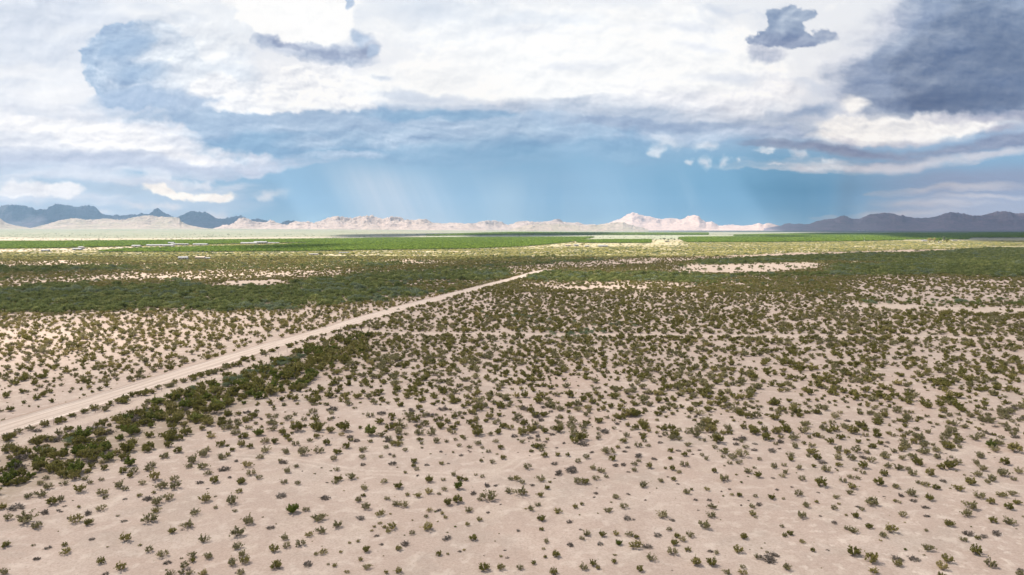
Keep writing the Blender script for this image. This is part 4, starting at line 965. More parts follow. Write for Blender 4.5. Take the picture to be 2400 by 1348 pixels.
def zone(x, y): return '%s, %s' % ([t for lim, t in ROWW if y >= lim][0], COLW[min(8, max(0, int(x / 2400 * 9)))])
HPX = np.array([[h[0], h[1]] for h in HAND])
def direction(dx, dy):
    a = math.degrees(math.atan2(-dy * 1.6, dx)) % 360
    return ['right of', 'behind and right of', 'behind', 'behind and left of', 'left of', 'in front and left of', 'in front of', 'in front and right of'][int((a + 22.5) // 45) % 8]
USED = set()
def bush_label(i):
    x, y, w, k = HAND[i]
    d = np.hypot(HPX[:, 0] - x, (HPX[:, 1] - y) * 1.5); nb = [j for j in np.argsort(d) if j != i][:8]
    cand = []
    for j in nb:
        cand.append('%s bush %s %s one, %s' % (desc(i), direction(x - HPX[j, 0], y - HPX[j, 1]), desc(j), zone(x, y)))
    for j in nb:
        cand.append('lone %s bush %s %s one, %s' % (desc(i), direction(x - HPX[j, 0], y - HPX[j, 1]), desc(j), zone(x, y)))
    for c in cand:
        if c not in USED and len(c.replace(',', '').split()) <= 16: USED.add(c); return c
    return cand[0]
for i, (x, y, w, k) in enumerate(HAND):
    kd = KIND[k]
    X, Y = float(HX[i]), float(HY[i]); z = float(height(np.array(X), np.array(Y)))
    if kd == 'dry':
        o = add('dead_bush', rr_h.choice(DRY)); o.location = (X, Y, z - .03)
        s = float(HWID[i]); o.scale = (s, s * rr_h.uniform(.8, 1.2), s * rr_h.uniform(.8, 1.1)); o.rotation_euler = (0, 0, rr_h.uniform(0, 6.28))
        lab = bush_label(i)
        tag(o, lab, 'bush', 'dead bushes scattered on the sand')
        continue
    if i not in heroes:
        rest.append(i); continue
    s = float(HWID[i])
    e = empty('creosote_bush', (X, Y, z - .03), rr_h.uniform(0, 6.28), (s, s * rr_h.uniform(.85, 1.15), s * rr_h.uniform(.92, 1.18)))
    fm, sm = rr_h.choice(PROTO[kd])
    add('foliage', fm, e); add('stems', sm, e)
    lab = bush_label(i)
    tag(e, lab, 'bush', 'creosote bushes scattered on the sand')

# ------------------------------------------------------------------ the countless bushes
r_ = np.random.default_rng(42)
def cov_creosote(px, py, X, Y):
    p = np.interp(py, [600, 640, 700, 760, 800, 880, 940, 1000, 1040, 1075, 1110, 1300], [.60, .70, .95, 1.0, .92, .80, .68, .54, .32, .13, .07, .06])
    left = pline_dist_side(X, Y)
    p = np.where(left, np.interp(py, [700, 740, 780, 840, 900, 960], [.72, .66, .62, .56, .46, .34]), p)
    cl = fbm(X / 13, Y / 13, 4, 301, .55); cl2 = fbm(X / 60, Y / 60, 3, 302)
    ch = fbm(X / 30, Y / 30, 4, 306, .55, 2)          # drainage lines gather the plants
    p = p * np.clip(1.02 + 1.5 * cl + .9 * cl2 + .5 * ch, .32, 1.6)
    d3 = pline_dist(X, Y, T3)
    p = np.where((d3 < 8.5) & (Y < np.interp(X, [q[0] for q in T3], [q[1] for q in T3])), .95, p)
    r1 = band(px, py, [(1900, 1000, 1110), (2150, 990, 1120), (2450, 980, 1130), (2900, 980, 1130)], 14, 60)
    p = p + .12 * r1 * (py < 1075)
    handz = (py > 1078) & (px > -30) & (px < 2430) & (py < 1352)
    p = np.where(handz, .012, p)
    b = band(*jig(px, py, 45, .07), BELT, 13, 60)
    p = np.maximum(p, b * np.clip(.80 + 1.2 * cl, .30, .95))
    s = sandmap(px, py)
    x2, y2 = jig(px + 500, py, 22, .045)
    p = p * (1 - np.where(s > .95, .95, .72 * s))
    d4 = pline_dist(X, Y, T4)
    p = np.where(d4 < 1.9, 0, p)
    return p, b
def pline_dist_side(X, Y):
    """True on the far-left side of the road"""
    P = np.array(ROAD); o = np.argsort(P[:, 1])
    return X < np.interp(Y, P[o, 1], P[o, 0])
dR = lambda X, Y: pline_dist(X, Y, ROAD)
def clear_paths(X, Y, pad=0.0):
    return (dR(X, Y) > 4.8 + pad) & (pline_dist(X, Y, T2) > 2.0 + pad) & (pline_dist(X, Y, T3) > 3.0 + pad)
X, Y = candidates(62, 430, 1.95, 11, 0.10, jit=1.25)
px, py = pix(X, Y)
p, belt = cov_creosote(px, py, X, Y)
thk = thicket(px, py)
strip = (dR(X, Y) < 8.6) & ~pline_dist_side(X, Y) & (py > 690)
p = np.where(strip, .85 * (.6 + 1.2 * np.clip(fbm(Y / 9, X * 0, 3, 305) + .4, 0, 1)), p)
p = p * (1 - .7 * np.clip(thk, 0, 1))
ok = (r_.random(len(X)) < p) & clear_paths(X, Y, .2) & (py < 1500)
# keep a little room round the bushes placed by hand
hx = np.array(HX); hy = np.array(HY)
near = np.zeros(len(X), bool)
idx = np.where(ok & (Y < 190))[0]
for c in np.array_split(idx, 40):
    if len(c): near[c] = (np.hypot(X[c][:, None] - hx[None], Y[c][:, None] - hy[None]) < (.35 * HWID[None] + .75)).any(1)
ok &= ~near
X, Y, belt, px, py, strip = X[ok], Y[ok], belt[ok], px[ok], py[ok], strip[ok]
n = len(X)
big = fbm(X / 9, Y / 9, 3, 303)
W_ = (1.05 + 1.5 * r_.random(n) ** 1.4 + .8 * np.clip(big, 0, 1)) * np.where(belt > .4, 1.42, 1.0) * np.where((r_.random(n) < .22) & (belt < .4), .55, 1)
W_ *= np.interp(Y, [100, 140, 300], [.98, 1.12, 1.42]); W_ = np.where(strip, np.maximum(W_, 2.1), W_)
H_ = W_ * r_.uniform(.85, 1.15, n) * np.where(belt > .4, 1.0, .95)
tone = fbm(X / 25, Y / 25, 3, 304) + r_.normal(0, .35, n)
vi = np.where(belt > .4, np.where(r_.random(n) < .25, 6, r_.integers(0, 3, n)), np.where(tone > .1, r_.integers(3, 5, n), r_.integers(0, 3, n)))
vi = np.where((r_.random(n) < .08) & (belt < .4), 5, vi)
lf = pline_dist_side(X, Y)
W_ = np.where(lf, W_ * .85, W_)
vi = np.where(lf & (py < 860) & (r_.random(n) < .8), r_.choice([4, 5, 5, 5], n), vi)  # yellower bushes left of the road put warm sunlight into leaf colour
nearm = Y < 150
# near part uses the detailed bushes
NP = NEAR['olive'] + NEAR['greygreen'] + NEAR['yellow'] + NEAR['bright'] + NEAR['dry']
def nvi(v):
    out = np.zeros(len(v), int)
    out[v <= 2] = r_.integers(0, 4, (v <= 2).sum()); s = (v == 3) | (v == 4); out[s] = r_.integers(4, 9, s.sum())
    s = v == 5; out[s] = r_.integers(9, 12, s.sum()); s = v == 6; out[s] = r_.integers(12, 14, s.sum())
    return out
nv = nvi(vi[nearm]); dr = r_.random(len(nv)) < .10; nv[dr] = r_.integers(14, 18, dr.sum())
ex = [i for i in rest]
kx = {'olive': 0, 'greygreen': 4, 'yellow': 9, 'bright': 12, 'dry': 14}
RX = np.concatenate([X[nearm], HX[ex]]); RY = np.concatenate([Y[nearm], HY[ex]])
RW = np.concatenate([W_[nearm], HWID[ex]]); RH = np.concatenate([H_[nearm], HWID[ex]])
RV = np.concatenate([nv, [kx[KIND[HAND[i][3]]] + i % 2 for i in ex]])
scatter('creosote_scrub', RX, RY, RW, RH, RV, NP, 'open scrub of small olive and grey-green bushes on the nearer sand', 'scrub', 21)
scatter('creosote_flat', X[~nearm], Y[~nearm], W_[~nearm], H_[~nearm], vi[~nearm], MID, 'dense scrub of olive bushes covering the middle distance on both sides of the dirt road', 'scrub', 22)
# far creosote
X, Y = candidates(430, 1000, 2.4, 12, .20)
px, py = pix(X, Y); p, belt = cov_creosote(px, py, X, Y)
p = p * (1 - .8 * np.clip(thicket(px, py), 0, 1))
ok = (r_.random(len(X)) < p) & clear_paths(X, Y)
X, Y = X[ok], Y[ok]; n = len(X)
W_ = 2.0 + 1.5 * r_.random(n)
scatter('creosote_far', X, Y, W_, W_ * .85, r_.integers(0, 6, n), MID, 'thin scrub on the pale flats before the orchards', 'scrub', 23)
# mesquite thickets
X, Y = candidates(225, 1450, 2.9, 13, .10)
px, py = pix(X, Y); t = thicket(px, py)
cl = fbm(X / 22, Y / 22, 4, 311, .6)
ok = (r_.random(len(X)) < t * (1 + 1.1 * cl) * np.interp(t, [0, .7, .95], [.5, .60, .86])) & clear_paths(X, Y, 1.2)
X, Y, t, px, py = X[ok], Y[ok], t[ok], px[ok], py[ok]; n = len(X)
W_ = 3.0 + 2.9 * r_.random(n) ** 1.7; W_ *= np.where(t > .8, 1.0, .75) * np.where(r_.random(n) < .05, 1.5, 1)
H_ = W_ * r_.uniform(.8, 1.25, n)
tn = fbm(X / 45, Y / 45, 3, 312) + r_.normal(0, .2, n)
vi = np.where(tn > .28, r_.integers(4, 6, n), r_.integers(0, 4, n))
scatter('mesquite_thicket', X, Y, W_, H_, vi, MESQ, 'dense belts of rounded green mesquite crossing the plain', 'thicket', 24)
# pale plants along the upper edge of the roadside belt and a few greener clumps by the jeep trail
g_pts = []
for (x, y, s, k) in [(705, 838, 6, 5), (680, 846, 7, 6), (655, 855, 7, 6), (625, 864, 7, 7), (600, 874, 7, 8), (575, 885, 6, 7), (550, 893, 6, 6), (525, 905, 6, 5), (450, 915, 5, 4), (405, 930, 4, 4), (370, 945, 4, 3), (330, 968, 4, 3), (280, 985, 3, 3),
                     (1320, 780, 40, 26), (1450, 762, 25, 12), (1260, 752, 35, 10), (1620, 745, 30, 9), (1190, 742, 30, 10), (900, 725, 30, 5), (170, 1040, 4, 3), (110, 1060, 4, 2), (1360, 783, 14, 8)]:
    for q in range(k): g_pts.append(gnd(x + r_.normal(0, s * 1.3), y + r_.normal(0, s * .16)))
g_pts = np.array(g_pts); n = len(g_pts)
W_ = r_.uniform(1.6, 3.0, n)
scatter('broom_scrub', g_pts[:, 0], g_pts[:, 1], W_, W_ * 1.0, r_.integers(0, 3, n), SILV, 'pale grey-green leafy shrubs lining the fenced side of the jeep track', 'scrub', 25)
# tufts of dry herb on the near sand
X, Y = candidates(60, 190, 1.9, 14)
px, py = pix(X, Y)
q = fbm(X / 6, Y / 6, 3, 321)
ok = (r_.random(len(X)) < .06 + .45 * sstep(q, .08, .45)) & clear_paths(X, Y) & (py < 1450)
X, Y = X[ok], Y[ok]; n = len(X); W_ = .15 + .55 * r_.random(n) ** 2.0
scatter('dry_herbs', X, Y, W_, W_ * .8, r_.integers(4, 18, n), NP, 'tiny dry tufts and seedlings dotted over the near sand', 'herbs', 26)

# ------------------------------------------------------------------ orchards
def orchard(k, sp, sf, rows, seed, label):
    y0 = max(rows, key=lambda r: r[2])[2]; y1 = min(rows, key=lambda r: r[1])[1]
    Y0 = gnd(1200, y0)[1] * .97; Y1 = min(gnd(1200, y1)[1] * 1.03, 7800)
    xs0, xs1 = max(rows[0][0], -330), min(rows[-1][0], 2730)
    u0, u1 = (xs0 - 1200) / 1600, (xs1 - 1200) / 1600
    gx = np.arange(min(u0 * Y0, u0 * Y1) - 40, max(u1 * Y1, u1 * Y0) + 40, sp * .92); gy = np.arange(Y0 - 100, Y1 + 100, sp)
    r = np.random.default_rng(seed)
    XX, YY = np.meshgrid(gx, gy)
    XX = XX.ravel() + r.normal(0, .35, XX.size); YY = YY.ravel() + r.normal(0, .35, XX.size)
    a = R(4); XX, YY = XX * math.cos(a) - YY * math.sin(a) * .0, YY + XX * math.tan(a) * .0
    px, py = pix(XX, YY)
    m_ = (band(px, py, rows, sf * .5, 3) > .5) & (px > -330) & (px < 2730) & (r.random(XX.size) > .015)
    XX, YY = XX[m_], YY[m_]; n = len(XX)
    if n == 0: return
    W_ = sp * .98 * r.uniform(.8, 1.12, n)
    scatter('orchard', XX, YY, W_, W_ * r.uniform(.42, .54, n), r.integers(0, 3, n), ORCHP, label, 'orchard', seed)
OL = ['far green orchard strip behind the white sheds on the left', 'left green orchard block in front of the long white sheds', 'broad bright green orchard block in the centre of the plain',
      'short green orchard strip right of the central block', 'bright green orchard right of the bare yard', 'thin dark orchard line at the far edge of the plain in the centre', 'large shaded orchard at the far right']
for k, (sp, sf, rows) in enumerate(ORCH): orchard(k, sp, sf, rows, 400 + k, OL[k])
# low brush before the orchards; its yellow leaf colour stands in for sunlight
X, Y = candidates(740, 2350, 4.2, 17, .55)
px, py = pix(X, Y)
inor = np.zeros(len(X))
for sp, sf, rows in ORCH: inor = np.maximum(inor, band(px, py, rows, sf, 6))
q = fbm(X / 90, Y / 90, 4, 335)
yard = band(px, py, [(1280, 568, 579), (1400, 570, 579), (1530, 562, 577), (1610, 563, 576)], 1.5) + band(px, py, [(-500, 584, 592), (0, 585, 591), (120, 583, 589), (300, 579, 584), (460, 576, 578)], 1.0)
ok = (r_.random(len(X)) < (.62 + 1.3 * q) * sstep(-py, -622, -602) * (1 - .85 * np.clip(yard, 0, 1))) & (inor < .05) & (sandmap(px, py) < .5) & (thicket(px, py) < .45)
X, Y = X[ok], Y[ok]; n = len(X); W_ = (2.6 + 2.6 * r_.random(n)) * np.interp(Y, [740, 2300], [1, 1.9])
scatter('sun_tinted_brush', X, Y, W_, W_ * np.interp(Y, [740, 2300], [.55, .3]), np.where(r_.random(n) < .3, r_.integers(3, 6, n), r_.integers(0, 3, n)), SUNB + SILV, 'low yellow-green brush before the orchards, sunlight painted into its leaf colour', 'brush', 28)
# shrubs dotted over the farther plain
X, Y = candidates(1250, 5200, 13, 15, .35)
px, py = pix(X, Y)
inor = np.zeros(len(X))
for sp, sf, rows in ORCH: inor = np.maximum(inor, band(px, py, rows, sf, 6))
q = fbm(X / 260, Y / 260, 4, 331)
ok = (r_.random(len(X)) < (.10 + .5 * q) * np.interp(py, [540, 560, 590], [.25, .5, 1])) & (inor < .05)
X, Y = X[ok], Y[ok]; n = len(X); W_ = (3 + 4 * r_.random(n)) * np.interp(Y, [1200, 5000], [1, 1.8])
scatter('plain_shrubs', X, Y, W_, W_ * .6, r_.integers(0, 3, n), SILV, 'sparse grey-green shrubs dotted over the far plain', 'scrub', 27)

# ------------------------------------------------------------------ shrubs and trees one can tell apart
def mesquite_bush(x, y, w, look, label, group=None):
    X, Y = gnd(x, y); X, Y = float(X), float(Y); s = w * (Y * CP + CH * SP) / 1600
    sd = int(x * 7 + y)
    C, cc = crown_points(sd, 900, 26, z0=.0, z1=.55, cr=.13)
    V, F = quads(C, .045, sd); Vt_, Ft = trunk_paths(sd, cc, 6, .10)
    e = empty('mesquite_bush', (X, Y, float(height(np.array(X), np.array(Y))) - .05), 0, s)
    add('crown', raw_mesh('crown', V, F, [look]), e); add('trunk', raw_mesh('trunk', Vt_, Ft, [M_BARK]), e)
    tag(e, label, 'bush', group)
GB = 'mesquite bushes standing on the bare clearing'
for x, y, w, lab in [(1600, 629, 24, 'dark mesquite bush at the left end of the bare clearing, beside the thicket'), (1613, 635, 15, 'round dark bush on the left part of the bare clearing, nearest the camera there'),
                     (1673, 627, 9, 'small grey bush in the middle of the bare clearing below the dark thicket'), (1687, 634, 15, 'round grey-green bush, largest one standing alone in the bare clearing'),
                     (1652, 634, 12, 'round bush between two others in the left half of the bare clearing'), (1730, 635, 18, 'wide green bush near the lower edge of the bare clearing'),
                     (1762, 628, 7, 'tiny bush alone in the centre of the bare clearing'), (1785, 629, 16, 'dark bush at the upper edge of the bare clearing, right of centre'),
                     (1848, 629, 16, 'low dark green bush in the right half of the bare clearing'), (1865, 629, 12, 'grey bush right next to the low dark one in the clearing'),
                     (1884, 627, 4, 'smallest bush, a dot at the right of the clearing'), (1893, 633, 14, 'round green bush at the lower right of the bare clearing'),
                     (1907, 626, 9, 'small green bush at the upper right of the bare clearing'), (1825, 621, 12, 'dark bush under the thicket edge above the clearing')]:
    mesquite_bush(x, y, w, M_MESQ, lab, GB)
mesquite_bush(104, 641, 15, M_MESQ, 'tallest dark bush in the left thicket band below the pink sand strip')
mesquite_bush(712, 630, 13, M_MESQ, 'dark mesquite bush standing out of the sunlit olive scrub left of centre')
def tree(x, y, w, h, mat, name, label, group=None, col=False, sparse=1.0):
    X, Y = gnd(x, y); X, Y = float(X), float(Y); k = (Y * CP + CH * SP) / 1600
    sd = int(x * 3 + y)
    cm, tm = tree_meshes(sd, int(700 * sparse), .085, mat, z0=.10 if col else .18, cr=.15, clumps=26, fork=.2, limbs=8)
    e = empty(name, (X, Y, float(height(np.array(X), np.array(Y))) - .1), 0, (w * k, w * k, h * k))
    add('crown', cm, e); add('trunk', tm, e)
    tag(e, label, 'tree', group)
GF = 'trees round the farmhouse'
tree(2179, 568, 14, 11, M_LEAF['yellow'], 'farm_tree', 'olive-yellow tree next to the white farmhouse at the right', GF)
tree(2190, 568, 13, 11, M_LEAF['yellow'], 'farm_tree', 'second olive-yellow tree of the farm group, left of the bright green one', GF)
tree(2200, 568.5, 14, 12, M_ORCH, 'farm_tree', 'bright green round tree in the middle of the farm group', GF)
tree(2212, 568, 7, 16, M_MESQ2, 'poplar_tree', 'tall narrow pale poplar rising above the farm group', GF, col=True)
tree(2220, 568.5, 13, 10, M_MESQ, 'farm_tree', 'dark green tree at the right end of the farm group', GF)
tree(2150, 590, 14, 6, M_MESQ, 'mesquite_tree', 'dark lone tree on the edge of the shaded thicket below the farm')
tree(750, 597.5, 13, 6.5, M_MESQ, 'mesquite_tree', 'dark round tree beside the small white wall left of centre')
tree(765, 596, 9, 4, M_MESQ, 'mesquite_tree', 'smaller tree just right of the dark round one by the white wall')
tree(1366, 576, 14, 6, M_LEAF['yellow'], 'mesquite_tree', 'olive tree beside the low houses right of the central orchard')
tree(1345, 571, 7, 5, M_LEAF['yellow'], 'mesquite_tree', 'narrow brownish tree at the corner of the central orchard')
for i, (x, y, w, h) in enumerate([(1557, 563, 9, 6), (1566, 564, 6, 5), (1573, 562, 6, 5), (1581, 564, 5, 5), (1590, 563, 5, 5), (1599, 564, 5, 4.5), (1608, 565, 5, 4.5), (1562, 568, 6, 4), (1618, 566, 5, 4), (1629, 566, 4, 4), (1548, 562, 4, 4)]):
    tree(x, y, w, h, M_MESQ2, 'shade_tree', 'grey-green tree of the loose farmyard group, %s' % ['largest, at the left end', 'second from the left', 'third from the left', 'fourth from the left', 'fifth from the left', 'sixth from the left', 'seventh from the left', 'nearest the camera', 'second from the right end', 'at the right end', 'small one before the largest'][i], 'trees by the farmyard', sparse=.5)

# ------------------------------------------------------------------ buildings
M_WALL = plain_mat('white_wall', (.52, .49, .45), .8, .08); M_TANW = plain_mat('tan_wall', (.55, .43, .33), .85, .08)
M_ROOFW = plain_mat('pale_metal_roof', (.36, .36, .36), .6, .1, 2, .2); M_ROOFG = plain_mat('grey_roof', (.30, .29, .28), .6, .1); M_DARK = plain_mat('dark_opening', (.03, .03, .035), .3)
def box(x0, x1, y0, y1, z0, z1):
    V = [(x0, y0, z0), (x1, y0, z0), (x1, y1, z0), (x0, y1, z0), (x0, y0, z1), (x1, y0, z1), (x1, y1, z1), (x0, y1, z1)]
    F = [(3, 2, 1, 0), (4, 5, 6, 7), (0, 1, 5, 4), (1, 2, 6, 5), (2, 3, 7, 6), (3, 0, 4, 7)]
    return np.array(V, float), np.array(F)
def house(name, x, y, L, Dp, h, wall, roof, label, cat, rot=0.0, rh=None, win=3, door=1.2, group=None, openfront=False):
    X, Y = gnd(x, y); X, Y = float(X), float(Y)
    e = empty(name, (X, Y, float(height(np.array(X), np.array(Y)))), R(rot))
    rh = Dp * .16 if rh is None else rh
    l, d = L / 2, Dp / 2
    # walls with gables: pentagon prism along x
    V = []; 
    for sx in (-l, l): V += [(sx, -d, -.3), (sx, d, -.3), (sx, d, h), (sx, 0, h + rh - .1), (sx, -d, h)]
    F4 = [(0, 5, 9, 4), (1, 2, 7, 6), (0, 1, 6, 5), (0, 4, 2, 1), (5, 6, 7, 9), (4, 3, 2, 4), (9, 7, 8, 9)]
    me = bpy.data.meshes.new('wall'); me.from_pydata(V, [], [(0, 5, 9, 4), (1, 2, 7, 6), (0, 1, 6, 5), (0, 4, 3, 2, 1), (5, 6, 7, 8, 9)]); me.materials.append(wall)
    add('wall', me, e)
    ov = .5; V = []
    for sx in (-l - ov, l + ov):
        V += [(sx, -d - ov, h - ov * rh / d), (sx, 0, h + rh), (sx, d + ov, h - ov * rh / d), (sx, d + ov, h - ov * rh / d + .25), (sx, 0, h + rh + .25), (sx, -d - ov, h - ov * rh / d + .25)]
    me = bpy.data.meshes.new('roof'); me.from_pydata(V, [], [(0, 1, 7, 6), (1, 2, 8, 7), (2, 3, 9, 8), (3, 4, 10, 9), (4, 5, 11, 10), (5, 0, 6, 11), (0, 5, 4, 3, 2, 1), (6, 7, 8, 9, 10, 11)]); me.materials.append(roof)
    add('roof', me, e)
    if openfront:
        n = max(2, int(L / 6))
        for i in range(n):
            cx = -l + (i + .5) * L / n
            V, F = box(cx - L / n * .4, cx + L / n * .4, -d - .06, -d - .01, 0, h * .8); add('bay', raw_mesh('bay', V, F, [M_DARK]), e)
    else:
        V, F = box(-door / 2 + l * .15, door / 2 + l * .15, -d - .06, -d - .01, 0, min(2.1, h * .8) if door < 2 else h * .85); add('door', raw_mesh('door', V, F, [M_DARK]), e)
        for i in range(win):
            cx = -l + (i + .6) * L / (win + .2)
            if abs(cx - l * .15) < door / 2 + .8: continue
            V, F = box(cx - .6, cx + .6, -d - .05, -d - .01, 1.0, 2.1); add('window', raw_mesh('window', V, F, [M_DARK]), e)
    tag(e, label, cat, group)
house('farmhouse', 430, 608.5, 11, 7, 2.8, M_WALL, M_ROOFW, 'left of two small pale houses alone in the sunlit scrub', 'house', 10)
house('farmhouse', 471, 607.5, 12, 7, 2.6, M_WALL, M_TANW, 'wider pale house, right of two alone in the sunlit scrub', 'house', -6)
house('shed', 488, 608, 5, 4, 2.0, M_WALL, M_ROOFW, 'little white shed at the right side of the wider pale house', 'shed', 5, win=0)
house('shed', 107, 589.5, 12, 7, 2.4, M_ROOFW, M_ROOFW, 'low grey-white shed below the left end of the far orchard', 'shed', 0, win=2)
house('shed', 182, 586.5, 15, 8, 2.6, M_ROOFW, M_ROOFW, 'low white shed left of its taller neighbour below the far orchard', 'shed', 3, win=2)
house('barn', 191, 584, 9, 7, 4.2, M_WALL, M_ROOFW, 'taller white barn just right of a low white shed at far left', 'barn', -4, win=0, door=3)
house('barn', 320, 579, 18, 9, 3.0, M_WALL, M_ROOFW, 'short white barn left of the row of long sheds', 'barn', 0, win=0, door=3)
house('long_shed', 376, 577.6, 60, 12, 3.0, M_WALL, M_ROOFW, 'longest white shed between the two left orchards', 'shed', 2, win=6, door=3, rh=1.6)
house('long_shed', 422, 575.2, 42, 12, 3.0, M_WALL, M_ROOFG, 'grey-roofed shed with dark open bays between the two left orchards', 'shed', 0, openfront=True, rh=1.6)
house('barn', 402, 573.6, 14, 9, 5, M_WALL, M_ROOFW, 'small tall white barn behind the long sheds', 'barn', 0, win=0, door=3)
house('long_shed', 470, 575.2, 34, 10, 3.0, M_WALL, M_ROOFW, 'white shed at the right end of the row between the left orchards', 'shed', 0, win=4, door=3)
house('long_shed', 584, 572.2, 42, 12, 3.0, M_WALL, M_ROOFW, 'white shed left of the dark open barn at the orchard edge', 'shed', 0, win=5, door=3)
house('open_barn', 611, 571.6, 34, 14, 4.5, M_ROOFW, M_ROOFW, 'barn with black open front at the orchard edge', 'barn', 0, openfront=True)
house('shed', 636, 571.2, 20, 8, 2.6, M_WALL, M_ROOFW, 'first small white shed right of the black-fronted barn', 'shed', 0, win=2)
house('shed', 649, 571, 12, 7, 2.4, M_WALL, M_ROOFW, 'last small white shed right of the black-fronted barn', 'shed', 0, win=1)
house('ruin', 735, 598.5, 13, 5, 2.2, M_WALL, M_WALL, 'small white building left of the dark round tree', 'building', 0, rh=.4, win=1)
house('shed', 806, 594.5, 15, 6, 1.8, M_WALL, M_ROOFW, 'low pale shed on the sand right of the white building and tree', 'shed', 0, rh=.5, win=2)
house('farmhouse', 1331, 577, 13, 7, 2.6, M_WALL, M_TANW, 'low pale house under the corner of the central orchard, left of its twin', 'house', 0)
house('farmhouse', 1351, 577, 10, 7, 2.8, M_WALL, M_ROOFW, 'low pale house under the olive tree, right of its twin', 'house', 0)
house('shed', 1376, 578.5, 9, 5, 2.2, M_WALL, M_ROOFW, 'small pale shed right of the olive tree near the low houses', 'shed', 0, win=1)
house('long_shed', 1413, 578.8, 21, 9, 2.8, M_WALL, M_ROOFW, 'long white shed alone on the yellow plain right of the low houses', 'shed', 0, win=3)
house('farmhouse', 2166, 566, 15, 9, 3.2, M_WALL, M_ROOFW, 'white farmhouse beside the group of farm trees at the right', 'house', 0)
house('shed', 2203, 569.5, 8, 5, 2.2, M_WALL, M_ROOFW, 'small white shed in front of the bright green farm tree', 'shed', 0, win=1)
house('shed', 2237, 565, 15, 8, 2.6, M_WALL, M_ROOFG, 'grey-roofed shed right of the farm trees', 'shed', 0, win=2)
house('shed', 1563, 567.5, 12, 7, 2.6, M_TANW, M_ROOFG, 'brown shed under the loose grey trees of the farmyard', 'shed', 0, win=1)
for i, (x, y, L_) in enumerate([(2012, 541.4, 40), (2023, 541.2, 60), (2033, 541.4, 34)]):
    house('far_house', x, y, L_, 26, 14, M_WALL, M_ROOFW, ['leftmost of three white specks of buildings on the dark far plain', 'middle one, largest of three white buildings on the dark far plain', 'rightmost of three white specks of buildings on the dark far plain'][i], 'building', 0, win=2)

# ------------------------------------------------------------------ poles, wind machine, fence
M_POLE = plain_mat('pole_wood', (.30, .22, .15)); M_STEEL = plain_mat('steel_post', (.07, .06, .055), .6); M_PALE = plain_mat('pale_steel', (.7, .68, .62), .5)
def mesh_of(parts, name, mats):
    Vs, Fs, o = [], [], 0
    for V, F in parts: Vs.append(V); Fs.append(F + o); o += len(V)
    return raw_mesh(name, np.concatenate(Vs), np.concatenate(Fs), mats)
pole_me = mesh_of([tubes([np.array([[0, 0, -.5], [0, 0, 5.0], [0, 0, 10.5]])], [.22], 8)], 'shaft', [M_POLE])
arm_me = mesh_of([box(-1.2, 1.2, -.32, -.20, 9.5, 9.7)], 'crossarm', [M_POLE])
ins_me = mesh_of([tubes([np.array([[sx, -.26, 9.7], [sx, -.26, 9.95]])], [.07], 6) for sx in (-1.05, -.55, .55, 1.05)], 'insulators', [M_WALL])
POLES = [(777, 590), (832, 588), (886, 587), (1037, 584), (1136, 582), (1272, 577), (1472, 569.5), (1530, 570), (1663, 571), (1846, 567.5), (1853, 567.5), (1860, 567.5), (1868, 567.5), (1967, 567), (590, 591), (1187, 553), (1176, 552)]
PL = ['just right of the dark round tree by the white building', 'second right of the dark round tree, before the central orchard', 'third right of the dark round tree, before the central orchard',
      'before the middle of the central orchard', 'before the right half of the central orchard', 'at the lower right corner of the central orchard', 'in front of the short green orchard strip',
      'at the right end of the short green orchard strip', 'at the left corner of the right orchard', 'leftmost of four close together before the right orchard', 'second from left of four before the right orchard',
      'third from left of four before the right orchard', 'rightmost of four close together before the right orchard', 'between the four close poles and the wind machine', 'before the left orchard, far left of the dark round tree',
      'far out on the plain, right one of a distant pair', 'far out on the plain, left one of a distant pair']
for i, (x, y) in enumerate(POLES):
    X, Y = gnd(x, y); s = 1.0 if y > 560 else 2.2
    e = empty('utility_pole', (float(X), float(Y), float(height(np.array(float(X)), np.array(float(Y))))), R(8), s)
    add('shaft', pole_me, e); add('crossarm', arm_me, e); add('insulators', ins_me, e)
    tag(e, 'thin wooden utility pole ' + PL[i], 'pole', 'utility poles across the plain')
X, Y = gnd(2026, 565.5); e = empty('wind_machine', (float(X), float(Y), float(height(np.array(float(X)), np.array(float(Y))))))
add('mast', mesh_of([tubes([np.array([[0, 0, -.5], [0, 0, 5.0], [0, 0, 11.5]])], [.35], 8)], 'mast', [M_PALE]), e)
add('engine_box', mesh_of([box(-1.2, 1.2, -1, 1, 0, 1.8)], 'engine_box', [M_PALE]), e)
add('propeller', mesh_of([box(-2.6, 2.6, -.5, -.38, 11.3, 11.65), box(-.3, .3, -.38, .5, 11.2, 11.75)], 'propeller', [M_PALE]), e)
tag(e, 'tall white orchard wind machine mast in the bright green orchard at the right', 'wind machine')
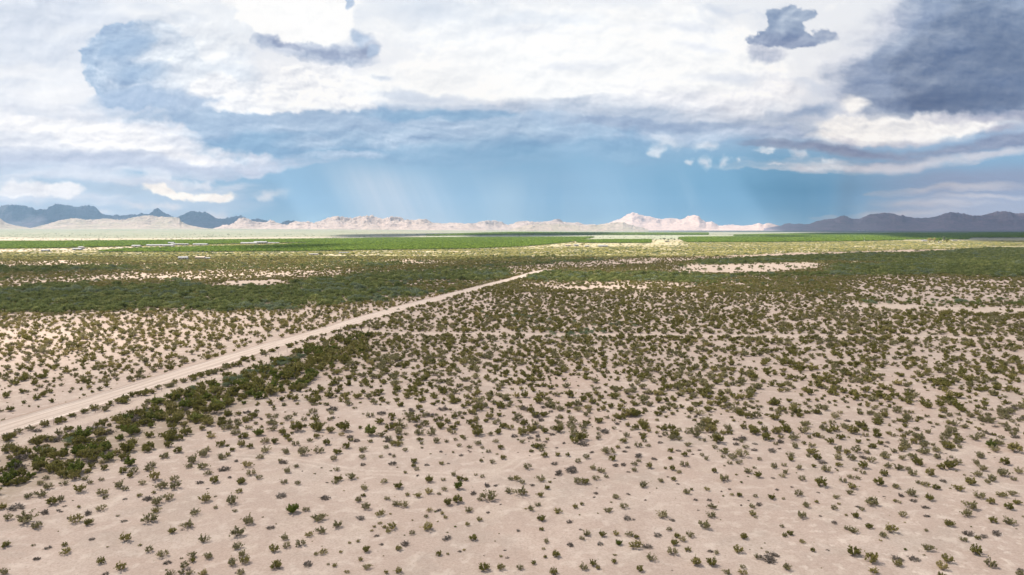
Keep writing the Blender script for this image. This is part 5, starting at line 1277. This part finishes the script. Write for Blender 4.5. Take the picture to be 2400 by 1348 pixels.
# fence between road and jeep track
FB = np.array([gnd(x, y) for x, y in [(-230, 1118), (-120, 1075), (16, 1030), (103, 1003), (252, 958), (353, 925), (475, 889), (649, 834), (677, 825), (770, 795), (821, 778.5)]])
seg = np.hypot(*np.diff(FB, axis=0).T); s = np.concatenate([[0], np.cumsum(seg)]); 
e = empty('wire_fence', (float(FB[0, 0]), float(FB[0, 1]), 0)); o0 = FB[0]
post_me = mesh_of([tubes([np.array([[0, 0, -.3], [0, 0, .7], [0, 0, 1.4]])], [.05], 5)], 'post', [M_STEEL])
tip_me = post_me
pts = []
ss = np.arange(0, s[-1], max(5.0, s[-1] / 78))
for q in ss:
    X, Y = float(np.interp(q, s, FB[:, 0])), float(np.interp(q, s, FB[:, 1])); z = float(height(np.array(X), np.array(Y)))
    o = add('post', post_me, e); o.location = (X - o0[0], Y - o0[1], z); o.rotation_euler = (r_.normal(0, .03), r_.normal(0, .03), 0)
    pts.append((X - o0[0], Y - o0[1], z))
for zz in (.45, .85, 1.25):
    V, F = tubes([np.array(pts) + np.array([0, 0, zz])], [.012], 3); add('wire', raw_mesh('wire', V, F, [M_STEEL]), e)
tag(e, 'thin dark wire fence between the dirt road and the parallel jeep track', 'fence')
# gate frame at the end of the fence
X, Y = gnd(832, 776.5); e = empty('ranch_gate', (float(X), float(Y), float(height(np.array(float(X)), np.array(float(Y))))), R(20))
for sx in (-5.5, -2.6, 2.6, 5.5):
    add('post', mesh_of([tubes([np.array([[sx, 0, -.3], [sx, 0, 1], [sx, 0, 2.1]])], [.17], 6)], 'post', [M_POLE]), e)
for a_, b_ in ((-5.5, -2.6), (2.6, 5.5)): add('rail', mesh_of([box(a_ + .1, b_ - .1, -.07, .07, 1.5, 1.66)], 'rail', [M_POLE]), e)
add('gate_panel', mesh_of([box(-2.45, 2.45, -.03, .03, z_, z_ + .07) for z_ in (.3, .55, .8, 1.05, 1.3)] + [box(x_ - .03, x_ + .03, -.045, .045, .3, 1.37) for x_ in (-2.45, 0, 2.45)], 'gate_panel', [M_STEEL]), e)
tag(e, 'wooden braced ranch gate where the jeep track meets the fence corner', 'gate')

# ------------------------------------------------------------------ air
V, F = box(-29000, 29000, -29000, 29000, -60, HZ_TOP)
m, g, out = new_mat('air_haze')
pv = g.n('ShaderNodeVolumePrincipled')
pv.inputs['Color'].default_value = (*HZ_COL, 1); pv.inputs['Density'].default_value = HZ_SIG; pv.inputs['Anisotropy'].default_value = .1
g.t.links.new(pv.outputs[0], out.inputs['Volume'])
hz = add('haze', raw_mesh('haze', V, F, [m]))
tag(hz, 'thin bluish air over the whole plain that pales the far mountains', 'haze', kind='stuff')
